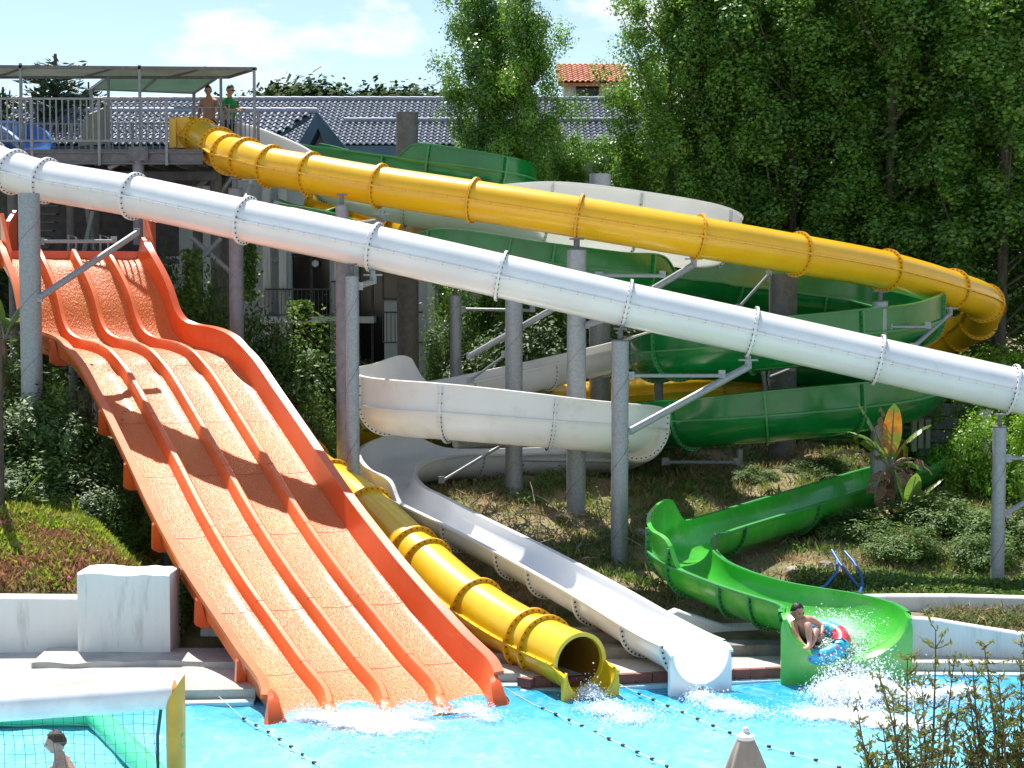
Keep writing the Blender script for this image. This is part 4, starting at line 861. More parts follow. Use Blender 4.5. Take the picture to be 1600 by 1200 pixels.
def poplar_variant(k, Ht=13.5, Wd=2.3, nl=36000, m=None, size=.086):
    """upright tree: trunk, steep limbs, leaf clumps round the limb ends"""
    tb = MB(); tb.tube([(0, 0, 0), (.05*math.sin(k), .08, Ht*.4), (-.05, 0, Ht*.75), (0, .05, Ht*.95)], [.12, .09, .05, .02], 8)
    cen = []; wts = []
    for i in range(46):
        z0 = Ht*(.02+.84*(i/46)); q = rng.random()*2*math.pi; ln = (1.9+1.2*rng.random())*(1-.45*z0/Ht)
        w = Wd*(.55+.55*rng.random())*(1-.55*max(0, z0/Ht-.25))
        p0 = np.array([0, 0, z0]); p1 = p0+np.array([math.cos(q)*w*.55, math.sin(q)*w*.55, ln*.45]); p2 = p0+np.array([math.cos(q)*w, math.sin(q)*w, ln*1.25])
        tb.tube([p0, p1, p2], [.035, .022, .01], 5)
        for j in range(5):
            t = .35+.7*(j/4)
            c = (1-t)**2*p0+2*t*(1-t)*p1+t*t*p2
            cen.append(c+rng.normal(size=3)*np.array([.25, .25, .25])); wts.append(.3+rng.random())
    for j in range(22): cen.append(np.array([rng.normal()*.22, rng.normal()*.22, Ht*(.80+.22*j/22)])); wts.append(.6)
    cen = np.array(cen); wts = np.array(wts)/sum(wts)
    idx = rng.choice(len(cen), nl, p=wts); rad = .20+.20*rng.random(len(cen))
    u_ = rng.normal(size=(nl, 3)); u_ /= np.linalg.norm(u_, axis=1)[:, None]; off = u_*(rng.random(nl)**.45*1.45)[:, None]*rad[idx][:, None]*np.array([1, 1, 1.35])
    off += rng.normal(size=(nl, 3))*.05; pos = cen[idx]+off; ctr = pos.copy(); ctr[:, 2] = 0
    k_ = pos[:, 2] > .1; nn = off/rad[idx][:, None]+.5*ctr/Wd
    return leaf_mesh('crown', pos[k_], size, m, .72, nrm=nn[k_]), tb
POP = []
tmpo = []
for k in range(4):
    me, tb = poplar_variant(k, 13.5, 1.5+.18*k, 78000, M['poplar_leaf'] if k % 2 else M['poplar_leaf_b'])
    o = tb.build('trunk', M['bark'], smooth=60); POP.append((me, o.data)); bpy.data.objects.remove(o)
def tree(name, label, cat, group, x, y, z, sc, rz, cm, tm, sz=None):
    t = thing(name, label, cat, (x, y, z), group)
    t.scale = (sc, sc, sz or sc); t.rotation_euler.z = rz
    if tm: link('trunk', tm, t)
    link('crown', cm, t); return t
spots = [  # px of the axis, Y, height top in px, width scale, label
 (756, 46.5, -40, .66, 'bushy broadleaf tree standing just behind the right turn of the upper green flume'),
 (826, 45.5, -30, .60, 'tall tree with its right side against the gap of sky and red roof'),
 (872, 48.5, 200, .42, 'lower leafy tree filling under the gap of sky right of the green turn'),
 (1046, 46.5, -60, .74, 'tall leafy tree at the right side of the sky gap'),
 (1095, 46.5, -160, .8, 'tall tree behind the middle of the yellow tube with bright leaf tips'),
 (1150, 48.5, -120, 1.05, 'dense tall tree behind the white flume bowl end'),
 (1235, 46.0, -200, 1.0, 'very tall tree directly above the thick dark column'),
 (1310, 49.0, -150, 1.05, 'dark tall tree between two brighter ones at upper right'),
 (1395, 45.0, -230, 1.1, 'tall bright tree above the last straight of the yellow tube'),
 (1470, 48.0, -170, 1.0, 'tall tree behind the hairpin of the yellow tube'),
 (1560, 44.0, -240, 1.15, 'big leafy tree touching the right edge of the picture'),
 (1665, 46.0, -240, 1.1, 'tree mostly beyond the right edge'),
 (965, 49.5, 215, .5, 'young tree in front of the tiled roof below the red house'),
 (1135, 50.5, -40, .8, 'second row tree seen through the crowns left of the middle right'),
 (1190, 51.5, -60, 1.1, 'second row tree behind the densest crowns'),
 (1620, 50.5, -150, 1.2, 'second row tree closing the gap beyond the hairpin at the right edge'),
 (1360, 51.5, -60, 1.1, 'second row tree filling dark gaps behind the yellow tube'),
 (1510, 51.5, -90, 1.1, 'second row tree behind the far right crowns')]
for i, (px, Y, top, ws, lab) in enumerate(spots):
    p = P(px, 450, Y); zt = P(px, top, Y).z; z0 = H(p.x, Y)-.2; sc = (zt-z0)/13.8
    t = tree('poplar_tree', lab, 'tree', 'tall leafy trees behind the slides', p.x, Y, z0, ws*1.36, i*1.7, POP[i % 4][0], POP[i % 4][1], sc)
# conifers behind the platform
def conifer_mesh(nl=16000, Ht=6.0):
    tb = MB(); tb.tube([(0, 0, 0), (0, 0, Ht)], [.12, .02], 7); pos = []; dirs = []
    for i in range(90):
        z = Ht*(.05+.93*i/90); q = i*2.4; ln = 1.45*(1-z/Ht)**.8+.12; ln *= .75+.5*rng.random()
        tb.tube([(0, 0, z), (math.cos(q)*ln*.5, math.sin(q)*ln*.5, z-.02), (math.cos(q)*ln, math.sin(q)*ln, z+.12*ln)], [.02, .012, .004], 4)
        m_ = int(nl/90*(ln/.8)); t = rng.random(m_)**.8
        pos.append(np.stack([math.cos(q)*ln*t+rng.normal(size=m_)*.09, math.sin(q)*ln*t+rng.normal(size=m_)*.09, z-.03+.12*ln*t*t+rng.normal(size=m_)*.06], 1))
        dirs.append(np.tile([math.cos(q), math.sin(q), .5], (m_, 1)))
    o = tb.build('trunk', M['bark'], smooth=60); tm = o.data; bpy.data.objects.remove(o)
    return leaf_mesh('crown', np.concatenate(pos), .14, M['conifer_leaf'], .28, dirs=np.concatenate(dirs)), tm
CM, CT = conifer_mesh()
for px, Y, top, w_, lab in ((92, 47, 84, 1.3, 'dark conifer with tip above the canopy left of the first canopy post'), (10, 48, 136, 1.0, 'dark conifer at the far left edge behind the blue flume'), (143, 48, 128, .8, 'small conifer right of the tall one behind the platform railing'), (190, 49, 190, .7, 'low conifer partly hidden behind the screen panel')):
    p = P(px, 450, Y); zt = P(px, top, Y).z; z0 = 3.2
    tree('conifer_tree', lab, 'tree', 'conifers behind the platform', p.x, Y, z0, 1.7*w_, px*.1, CM, CT, (zt-z0)/6.0)
# distant pines over the roof
def blob_tree(nl, rx, rz_, m, size, asp=.5, ncl=40, stems=True, flat=.75):
    cen = []
    for _ in range(ncl):
        v = rng.normal(size=3); v /= np.linalg.norm(v); v *= rng.random()**.4
        if v[2] < -.35: v[2] *= .4
        cen.append(v*np.array([rx, rx, rz_])+np.array([0, 0, rz_*flat]))
    cen = np.array(cen); idx = rng.integers(0, ncl, nl); r = (rx*.13)*(.7+.8*rng.random(ncl))
    pos = cen[idx]+rng.normal(size=(nl, 3))*r[idx][:, None]; pos = pos[pos[:, 2] > -.05]
    k_ = np.argmin(((pos[:, None, :]-cen[None, ::3, :])**2).sum(2), 1) if nl < 20000 else None
    cm = leaf_mesh('crown', pos, size, m, asp, nrm=(pos-cen[::3][k_]+.3*pos/rx))
    tb = MB()
    for c in cen[:22]: tb.tube([(0, 0, 0), tuple(c*np.array([.4, .4, .55])), tuple(c)], [.03*rx, .02*rx, .007*rx], 5)
    o = tb.build('trunk', M['bark'], smooth=60); tm = o.data; bpy.data.objects.remove(o)
    return cm, tm
PN = ['low pine crown on the skyline just right of the last canopy post', 'pine crown beside the tallest skyline pine on its left', 'tallest round pine on the skyline above the tiled roof', 'round pine joined to the right flank of the tallest skyline pine', 'low pine crown in the dip right of the two tall skyline pines', 'small pine crown above the gable of the roof', 'middle pine crown of the row right of the skyline dip', 'pine crown above the wide dark concrete column', 'skyline pine crown touching the left edge of the tall broadleaf tree', 'tiny pine crown just left of the last canopy post', 'skyline pine hidden behind the tall broadleaf tree', 'tiny pine crown behind the man in the green shirt']
PB = [blob_tree(19000, 3.6, 2.6, M['pine_leaf'], .46, .8, 110) for _ in range(2)]
for i, (px, top, w_) in enumerate(((415, 143, .6), (442, 140, .7), (470, 127, 1.0), (503, 130, .95), (540, 146, .6), (568, 139, .8), (597, 142, .7), (625, 138, .9), (655, 136, .9), (388, 150, .5), (690, 140, 1), (360, 155, .6))):
    Y = 84+i % 3*3; p = P(px, 450, Y); z0 = P(px, 172, Y).z-2.6; zt = P(px, top, Y).z-.35
    tree('pine_tree', ['Smallest', 'Second', 'Wide', 'Rounded', 'Low', 'Middling', 'Bushy', 'Broad', 'Right hand', 'Faint far left', 'Half hidden', 'Leftmost'][i]+' round topped pine on the skyline', 'tree', 'distant pines on the skyline above the tiled roof', p.x, Y, z0, w_*.74, i*1.3, PB[i % 2][0], PB[i % 2][1], (zt-z0)/4.9)['label'] = PN[i]
# shrubs
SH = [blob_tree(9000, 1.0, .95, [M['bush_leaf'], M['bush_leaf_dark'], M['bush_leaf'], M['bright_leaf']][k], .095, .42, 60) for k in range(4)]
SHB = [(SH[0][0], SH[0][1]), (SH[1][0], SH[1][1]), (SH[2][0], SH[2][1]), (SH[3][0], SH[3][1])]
def shrub(px, top, Y, w_, k, label, base=None, group=None):
    p = P(px, 450, Y); z0 = (H(p.x, Y) if base is None else base)-.15; zt = P(px, top, Y).z
    return tree('shrub', label, 'shrub', group, p.x, Y, z0, w_, px*.37+top, SHB[k][0], SHB[k][1], max(.25, (zt-z0)/1.75))
gl = 'shrubs on the bank left of the orange slide'
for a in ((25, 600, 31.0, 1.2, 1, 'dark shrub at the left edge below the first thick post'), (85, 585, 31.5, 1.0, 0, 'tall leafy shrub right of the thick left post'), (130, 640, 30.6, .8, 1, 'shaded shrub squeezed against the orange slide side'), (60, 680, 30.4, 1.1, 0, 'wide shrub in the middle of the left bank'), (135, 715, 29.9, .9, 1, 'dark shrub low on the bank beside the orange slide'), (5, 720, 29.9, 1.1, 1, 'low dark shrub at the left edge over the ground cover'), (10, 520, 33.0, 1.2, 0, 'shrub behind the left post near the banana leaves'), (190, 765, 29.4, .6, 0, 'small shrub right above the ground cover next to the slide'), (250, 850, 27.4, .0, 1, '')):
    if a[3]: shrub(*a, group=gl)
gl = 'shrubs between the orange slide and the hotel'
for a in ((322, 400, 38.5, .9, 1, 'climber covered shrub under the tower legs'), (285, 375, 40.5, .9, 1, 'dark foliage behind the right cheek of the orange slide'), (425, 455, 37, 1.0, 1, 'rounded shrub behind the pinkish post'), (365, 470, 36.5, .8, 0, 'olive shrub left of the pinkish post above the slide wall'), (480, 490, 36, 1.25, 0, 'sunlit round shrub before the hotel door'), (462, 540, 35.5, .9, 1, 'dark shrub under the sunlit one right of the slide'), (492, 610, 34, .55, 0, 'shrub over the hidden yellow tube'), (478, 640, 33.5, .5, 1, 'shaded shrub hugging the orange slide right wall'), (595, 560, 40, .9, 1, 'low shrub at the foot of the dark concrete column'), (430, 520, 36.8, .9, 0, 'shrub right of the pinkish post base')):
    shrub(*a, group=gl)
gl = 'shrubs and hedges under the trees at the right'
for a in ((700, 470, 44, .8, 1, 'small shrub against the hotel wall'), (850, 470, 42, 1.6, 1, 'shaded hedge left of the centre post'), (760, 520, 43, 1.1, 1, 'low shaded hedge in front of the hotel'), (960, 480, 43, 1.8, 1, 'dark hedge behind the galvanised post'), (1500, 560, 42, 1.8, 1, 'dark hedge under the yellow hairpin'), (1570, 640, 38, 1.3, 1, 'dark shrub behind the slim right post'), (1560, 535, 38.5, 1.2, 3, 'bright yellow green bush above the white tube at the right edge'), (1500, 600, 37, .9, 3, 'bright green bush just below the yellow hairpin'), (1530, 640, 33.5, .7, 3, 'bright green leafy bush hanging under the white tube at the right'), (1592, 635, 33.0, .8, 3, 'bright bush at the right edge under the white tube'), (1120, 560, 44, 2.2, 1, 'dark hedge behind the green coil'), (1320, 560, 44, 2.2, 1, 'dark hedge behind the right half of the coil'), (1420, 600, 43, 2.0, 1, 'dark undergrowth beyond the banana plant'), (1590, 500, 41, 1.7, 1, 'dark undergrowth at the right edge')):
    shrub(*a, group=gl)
gl = 'low bushes on the dry hillside'
for a in ((1315, 800, 31.5, .75, 0, 'low green bush left of the banana plant foot'), (1360, 795, 31.2, .8, 0, 'low bush at the banana plant foot'), (1450, 770, 31.5, .9, 0, 'green bush right of the banana plant'), (1500, 780, 31, .8, 0, 'pale green bush left of the slim post'), (1590, 790, 30.5, .9, 0, 'bush right of the slim post'), (1270, 720, 35.5, .8, 0, 'small leafy bush behind the green final run'), (1290, 705, 36, .6, 0, 'sprig bush beside the green final run top'), (1180, 735, 35, .55, 0, 'tiny bush at the foot of the thick dark column'), (1420, 820, 29.8, .7, 0, 'low bush in front of the banana plant'), (1540, 830, 29.5, .7, 0, 'low bush before the slim right post')):
    shrub(*a, group=gl)
# climber on the hotel columns
def scatter_obj(name, pos, size, m, asp, label, cat, **k):
    me = leaf_mesh(name, pos, size, m, asp, **k); o = link(name, me); return tag(o, label, cat)
p = []
for px, y0, y1, Y in ((388, 470, 340, 46), (470, 500, 470, 46), (300, 560, 390, 37)):
    for _ in range(1800):
        t = rng.random(); q = P(px+rng.normal()*7, y0+(y1-y0)*t, Y+rng.normal()*.2); p.append(list(q))
tag(link('climber', leaf_mesh('climber', np.array(p), .11, M['bush_leaf'], .6)), 'green climber trailing up the column left of the hotel door', 'climber')

# ground scatter (grass etc.)
def ground_pts(n, x0, x1, y0, y1, keep=None, zo=0):
    x = x0+(x1-x0)*rng.random(n); y = y0+(y1-y0)*rng.random(n); out = []
    for a, b_ in zip(x, y):
        if keep and not keep(a, b_): continue
        out.append((a, b_, H(a, b_)+zo))
    return np.array(out)
def blades(name, pts_, h, w, m, spread=.5):
    n = len(pts_); d = rng.normal(size=(n, 3))*spread; d[:, 2] = 1; d /= np.linalg.norm(d, axis=1)[:, None]
    hh = h*(.5+rng.random(n)); c = pts_+d*hh[:, None]*.45
    me = leaf_mesh(name, c, hh, m, w, dirs=d*3); return link(name, me)
def patch(x, y, s=1.0, o=0): return noise2(x*s+o, y*s-o)
def clump(pts_, per, r):
    q = np.repeat(pts_, per, 0); q[:, :2] += rng.normal(size=(len(q), 2))*r; return np.array([(a, b_, H(a, b_)) for a, b_, c in q])
kp = lambda x, y: x > np.interp(y, [25, 27, 29, 31, 33, 36, 40], [-2.5, -3, -3.5, -4, -4.5, -5.6, -7])
g1 = ground_pts(4200, -7, 15, 26.6, 42, lambda x, y: kp(x, y) and patch(x, y, .9) > -.15)
tag(blades('dry_grass', clump(g1, 14, .12), .17, .12, M['grass_dry'], .8), 'dry straw coloured grass over the hillside', 'grass', kind='stuff')
g2 = ground_pts(5200, -7, 15, 26.6, 44, lambda x, y: kp(x, y) and patch(x, y, .8, 3) > -.05)
tag(blades('green_grass', clump(g2, 16, .11), .17, .16, M['grass_green'], .7), 'green grass tufts on the hillside', 'grass', kind='stuff')
g3 = ground_pts(2200, -6, 15, 26.8, 40, lambda x, y: kp(x, y) and patch(x, y, 1.3, 7) > .35)
q = clump(g3, 30, .13); q[:, 2] += rng.random(len(q))*.22
tag(link('weeds', leaf_mesh('weeds', q, .075, M['bush_leaf'], .5)), 'small leafy weeds scattered on the hillside', 'weeds', kind='stuff')
q = ground_pts(2600, 4.8, 15, 26.75, 28.6); q = clump(q, 14, .1); q[:, 2] += rng.random(len(q))*.16
tag(link('ground_cover', leaf_mesh('ground_cover', q, .07, M['bush_leaf'], .5)), 'low green and brown ground cover above the right retaining wall', 'ground cover', kind='stuff')
# small dry bed between the right walls
q = np.stack([6.6+6*rng.random(1400), 25.4+.9*rng.random(1400), np.full(1400, .55)], 1); q = np.repeat(q, 8, 0)+rng.normal(size=(11200, 3))*.06; q[:, 2] += .05
tag(blades('dry_brush', q[::2], .15, .08, M['grass_dry'], .9), 'dry brown brush in the bed between the two right walls', 'brush', kind='stuff')
q2 = q[::1]+np.array([0, 0, .03]); tag(link('bed_weeds', leaf_mesh('bed_weeds', q2, .06, M['bush_leaf_dark'], .5)), 'dark low weeds in the bed between the right walls', 'weeds', kind='stuff')
# left ground cover
lk = lambda x, y: x < np.interp(y, [25, 27, 29, 31], [-4.9, -5.3, -6.4, -7.6])
gA = ground_pts(9000, -13, -4.9, 25.5, 29.6, lambda x, y: lk(x, y) and (y > 26.5 or x < -6.5 or True))
gA = gA[~(gA[:, 1] < np.where(gA[:, 0] > -6.5, 26.5, 25.95))]
cov = clump(gA, 9, .09)
sel = np.array([patch(a, b_, 1.1, 2)+.75*(b_-26.9)+rng.normal()*.6 > -.2 for a, b_, c in cov])
bump_ = rng.random(len(cov))*.14
c1 = cov.copy(); c1[:, 2] += bump_
tag(blades('green_ground_cover', c1[sel], .11, .3, M['cover_green'], .8), 'bright green succulent ground cover on the left bank', 'ground cover', kind='stuff')
tag(blades('red_ground_cover', c1[~sel], .11, .3, M['cover_red'], .8), 'reddish brown ground cover on the left bank', 'ground cover', kind='stuff')
fl = c1[rng.choice(len(c1), 500)]+np.array([0, 0, .08]); tag(link('flowers', leaf_mesh('flowers', fl, .05, M['flower_pink'], 1.0)), 'tiny pink flowers dotted in the left ground cover', 'flowers', kind='stuff')
q = np.array([(-5.15-.5*rng.random()-.0, 25.6+1.2*rng.random(), .3+1.1*rng.random()) for _ in range(2500)]); q = q+np.array([.02, 0, -.1])
tag(link('hanging_plant', leaf_mesh('hanging_plant', q, .08, M['bush_leaf_dark'], .5)), 'dark trailing plant between the white block wall and the orange slide', 'plant')
# twigs and stones on slope
def stone(c, r):
    b = MB(); n = 7; rings = []
    for k in range(5):
        q = math.pi*k/4; rr = max(.02, r*math.sin(q)); rings.append([Vector(c)+Vector((rr*(1+.25*random.uniform(-1, 1))*math.cos(2*math.pi*i/n), rr*(1+.25*random.uniform(-1, 1))*math.sin(2*math.pi*i/n), -r*.6*math.cos(q)))for i in range(n)])
    b.loft(rings); return b
for i, (px, py, Y, r) in enumerate(((1290, 870, 29, .16), (1240, 885, 28.6, .2), (800, 800, 30.5, .14), (845, 830, 29.5, .12), (1000, 800, 31, .15), (1005, 760, 32.5, .13), (1395, 850, 29.2, .12), (720, 760, 31, .13), (760, 790, 30.3, .1), (1340, 905, 28, .1))):
    p = P(px, py, Y); z = H(p.x, Y)
    tag(stone((p.x, Y, z+.02), r).build('rock', M['rock']), ['pale stone left of the blue hoses', 'larger stone in the shade below the blue hoses', 'stone between the white flume and centre post', 'small stone beside the white flume run', 'stone behind the galvanised post with long arm', 'stone uphill of the galvanised post with long arm', 'stone under the banana plant', 'stone beside the white flume bend', 'pebble below the white flume loop', 'small stone just above the right retaining wall'][i], 'rock', 'stones on the hillside')
bb = MB()
for cx, cy, n_, sp in ((-5.0, 34.9, 50, .5), (-7.8, 35.5, 50, .8), (-.2, 29.8, 60, .9), (1.0, 31, 60, 1.0), (-7.0, 37, 40, .9)):
    for _ in range(n_):
        x = cx+random.gauss(0, sp); y = cy+random.gauss(0, sp*.7); z = H(x, y)+random.random()*.5; d = Vector((random.gauss(0, 1), random.gauss(0, 1), random.gauss(.3, .5))).normalized()*random.uniform(.3, .8)
        bb.tube([(x, y, z), Vector((x, y, z))+d*.5+Vector((0, 0, .05)), Vector((x, y, z))+d], [.012, .009, .004], 4)
tag(bb.build('dry_twigs', M['bark_pale']), 'bare tangled dry twigs on the bank', 'twigs', kind='stuff')

# banana plants
def banana_leaf(b, base, d, ln, wd, droop, tears=0, mi=0):
    base = Vector(base); d = Vector(d).normalized(); n = 12; side = d.cross(Vector((0, 0, 1)))
    if side.length < .1: side = Vector((1, 0, 0))
    side.normalize(); pts_ = []; p = base.copy(); dd = d.copy()
    for i in range(n+1):
        pts_.append(p.copy()); dd = (dd+Vector((0, 0, -droop/n))).normalized(); p = p+dd*(ln/n)
    wd *= 1.55
    b.mi = 3; b.tube(pts_[:n], [.025*(1-.7*i/n) for i in range(n)], 5); b.mi = mi
    for s in (-1, 1):
        for i in range(2, n):
            if tears and random.random() < tears*.5: continue
            w0 = wd*math.sin(math.pi*min(1, (i-1.6)/(n-1.3)))**.6; w1 = wd*math.sin(math.pi*min(1, (i-.6)/(n-1.3)))**.6 if i < n-1 else .01
            g_ = .0 if tears < .3 else .12
            a, c = pts_[i], pts_[i]+(pts_[i+1]-pts_[i])*(1-g_); dr = Vector((0, 0, -.25*tears-.05))
            b.poly([a, c, c+side*s*w1*.6+Vector((0, 0, .05))*w1, a+side*s*w0*.6+Vector((0, 0, .05))*w0])
            b.poly([a+side*s*w0*.6+Vector((0, 0, .05))*w0, c+side*s*w1*.6+Vector((0, 0, .05))*w1, c+side*s*w1+dr*w1, a+side*s*w0+dr*w0])
def banana(label, px, Y, base_py, spec, stem_h, zb=None, wd=1):
    p = P(px, base_py, Y); z0 = H(p.x, Y)-.1 if zb is None else zb; t = thing('banana_plant', label, 'plant', (p.x, Y, z0))
    b = MB(); tips = Vector((p.x+.02, Y, z0+stem_h))
    for i in range(7):
        q = i*.9; b.tube([(p.x+.05*math.cos(q), Y+.05*math.sin(q), z0), (p.x+.07*math.cos(q), Y+.07*math.sin(q), z0+stem_h*.6), (p.x+.03*math.cos(q), Y+.03*math.sin(q), z0+stem_h)], [.07, .055, .03], 6)
    b.build('stem', M['banana_dead'] if stem_h > 1 else M['bush_leaf'], t, smooth=60)
    for d, ln, w_, dr, tears, mi in spec:
        b = MB(); banana_leaf(b, tips, d, ln, w_, dr, tears, mi); b.build('leaf', [M['banana_leaf'], M['banana_yellow'], M['banana_dead'], M['bark_pale']], t)
    return t
banana('tall ragged banana plant with one yellow and orange upright leaf before the right post', 1388, 32.0, 800,
    [((.05, 0, 1), 1.25, .12, .2, .0, 1), ((-.35, .1, 1), 1.4, .20, .5, .3, 0), ((-.5, -.2, .9), 1.25, .2, 1.0, .5, 0), ((.35, -.1, 1), 1.2, .2, 1.3, .7, 0), ((.5, .1, .6), 1.0, .18, 2.0, .9, 2), ((-.7, .1, .8), 1.2, .16, 1.3, .9, 2), ((.4, .2, .3), .8, .2, 2.4, .7, 2), ((.2, -.3, .2), .9, .16, 2.6, .8, 2), ((-.3, -.3, .1), .9, .16, 2.6, .8, 2), ((.1, -.2, -.2), .8, .15, 2.0, .8, 2), ((.6, -.2, .5), .9, .2, 1.6, .5, 0), ((-.2, -.3, -.3), .9, .14, 2, .8, 2), ((-.1, .1, 1), 1.2, .14, .6, .6, 2)], 1.15)
banana('low banana sucker with torn brown edged leaves right of the tall banana plant', 1418, 31.4, 800, [((.5, -.1, 1), .95, .17, .9, .4, 0), ((-.2, .1, 1), .85, .15, .6, .3, 0), ((.9, 0, .6), .7, .14, 1.2, .6, 2), ((-.8, -.1, .5), .8, .15, 1.3, .6, 1), ((.1, -.2, 1), .8, .13, .3, .2, 0)], .35)
banana('banana plant with broad light green leaves behind the tall post near the hotel', 590, 37.5, 560, [((-.35, 0, 1), 1.3, .26, .8, .1, 0), ((.05, 0, 1), 1.35, .26, .3, .1, 0), ((.8, 0, .7), 1.0, .22, 1.2, .3, 0), ((-.8, -.1, .6), 1.0, .22, 1.3, .2, 0), ((.4, -.2, .9), 1.0, .22, .8, .1, 0), ((-.1, -.4, .6), .9, .22, 1.5, .1, 0)], .5)
banana('banana leaves at the left edge beside the thick first post', 6, 32.4, 560, [((.35, .1, .9), 1.1, .12, 1.4, 0, 0), ((-.2, .1, 1), 1.2, .13, 1.0, 0, 0), ((.3, .2, 1), .9, .12, .8, 0, 0), ((.15, .3, .7), 1.0, .12, 1.8, 0, 0), ((-.6, .2, .8), 1.0, .12, 1.2, 0, 0), ((.35, .2, .5), .9, .11, 2.2, 0, 2), ((-.1, .2, .6), 1.0, .12, 2.2, 0, 0), ((.3, .1, .2), .9, .12, 2.0, 0, 0)], 2.3)
banana('pale strap leaved plant at the very left edge above the ground cover', 20, 29.0, 800, [((.5, 0, .9), .8, .1, .5, 0, 0), ((.2, 0, 1), .6, .08, .3, 0, 0), ((-.4, 0, 1), .7, .09, .4, 0, 0), ((.9, 0, .6), .7, .08, .7, 0, 0)], .15)
banana('big leaved plant in the shade left of the centre post', 840, 39, 560, [((-.5, 0, .9), 1.1, .2, 1.0, .2, 0), ((.5, 0, 1), 1.2, .2, .8, .3, 0), ((0, 0, 1), 1.2, .2, .4, .3, 0), ((.9, 0, .4), 1.0, .18, 1.4, .5, 2)], .8)
# palm-like trunk at the far left edge
b = MB(); p = P(-2, 600, 28.6); b.tube([(p.x-.05, 28.6, 1.4), (p.x-.03, 28.6, 3.0), (p.x-.02, 28.6, 5.2)], [.12, .10, .08], 8); t = thing('leaning_trunk', 'rough bare trunk cut by the left edge of the picture', 'tree', (p.x, 28.6, 1.5)); b.build('trunk', M['bark'], t, smooth=60)
# blue hoses
b = MB(); b.tube([P(*q) for q in ((1268, 924, 27.2), (1290, 915, 27.6), (1308, 893, 28.2), (1308, 872, 28.8), (1300, 860, 29.0), (1312, 880, 28.6), (1332, 905, 28.0), (1345, 920, 27.5))], .028, 8); tag(b.build('hose', M['hose'], smooth=60), 'looped blue hose on the dirt above the green slide exit', 'hose')
b = MB(); b.tube([P(*q) for q in ((1320, 862, 29.0), (1334, 878, 28.7), (1345, 897, 28.2), (1348, 915, 27.6), (1343, 928, 27.1))], .028, 8); tag(b.build('hose', M['hose'], smooth=60), 'second blue hose curving down to the retaining wall', 'hose')
# weathered timber posts by the banana plant
for i, (px, pt, pb) in enumerate(((1428, 660, 705), (1438, 658, 700), (1449, 659, 700))):
    t = P(px, pt, 36.6); q = P(px, pb, 36.6); b = MB(); b.box(((t.x+q.x)/2, 36.6, (t.z+q.z)/2), (.10, .12, t.z-q.z)); b.box((t.x, 36.6, t.z+.03), (.13, .15, .06)); tag(b.build('timber_post', M['wood_grey']), ['left', 'middle', 'right'][i]+' of three short weathered timber posts on the dark retaining box', 'post', 'weathered timber posts')
p = P(1450, 740, 37); b = MB(); 
for k in range(5): b.box((p.x+.6, 37, 1.9+k*.30), (1.6, .12, .27))
tag(b.build('timber_wall', M['steel_dark']), 'dark timber retaining box in deep shade behind the banana plant', 'wall')

# ------------------------------------------------------------------ pool ropes, goal, parasol
def rope(label, pts2, n=14, m='rope', floats=True, skip=0):
    w = []
    for q in pts2: w.append(P(*q) if len(q) == 3 else None)
    t = thing('lane_rope', label, 'rope', w[0]); b = MB(); b.tube(w, .0055, 5); b.build('rope', M[m], t)
    L_ = [0]
    for a, c in zip(w[:-1], w[1:]): L_.append(L_[-1]+(c-a).length)
    me = None
    for k in range(n):
        s = L_[-1]*(skip+(1-skip)*(k+.5)/n); j = max(i for i in range(len(L_)) if L_[i] <= s); j = min(j, len(w)-2); q = w[j]+(w[j+1]-w[j])*((s-L_[j])/(L_[j+1]-L_[j]))
        if me is None:
            bb = MB(); bb.lathe((0, 0, 0), [(.005, -.032), (.018, -.025), (.024, 0), (.018, .025), (.005, .032)], 8); o = bb.build('float', M['float_dark'], smooth=60); me = o.data; o.parent = t
        else: o = link('float', me, t)
        o.location = q-t.location; o.rotation_euler = (R_(90), 0, R_(random.uniform(20, 70)))
def WPt(px, py, z=.03):
    s_ = (py-450)/(CZ-z); return (px, py, F/s_*(1+.0))
def wp(px, py, z=.035):
    # exact intersection of the pixel ray with height z
    d = P(px, py, 1.0)-Vector((0, 0, CZ)); k = (z-CZ)/d.z; return (px, py, d.y*k)
rope('thin rope with dark floats from the deck left of the orange slide', [(342, 1088, 22.7), wp(378, 1121), wp(420, 1144), wp(460, 1170), wp(500, 1198), wp(540, 1225)], 9, skip=.15)
rope('rope with dark floats running out between the orange slide and the yellow exit', [(778, 1068, 23.6), wp(832, 1100), wp(890, 1125), wp(960, 1158), wp(1034, 1193), wp(1100, 1228)], 12, skip=.2)
rope('rope with dark floats starting between the yellow exit and white exit', [(962, 1066, 23.9), wp(990, 1080), wp(1060, 1110), wp(1133, 1142), wp(1190, 1163), wp(1270, 1186), wp(1330, 1205)], 12, skip=.08)
# water polo goal
GYf, GYb = 18.6, 21.8
goal = thing('water_goal', 'inflatable water polo goal with white crossbar, yellow post, green base and net at lower left', 'goal', (-5, 19, 0))
def spx(px, py, Y): return P(px, py, Y)
r = .17
a = P(-60, 1108, GYf); c = P(276, 1086, GYf)
b = MB(); b.tube([a, a.lerp(c, .5), c-Vector((.02, 0, -.01))], [r, r*.98, r*.94], 24); b.build('crossbar', M['pvc_white'], goal, smooth=40)
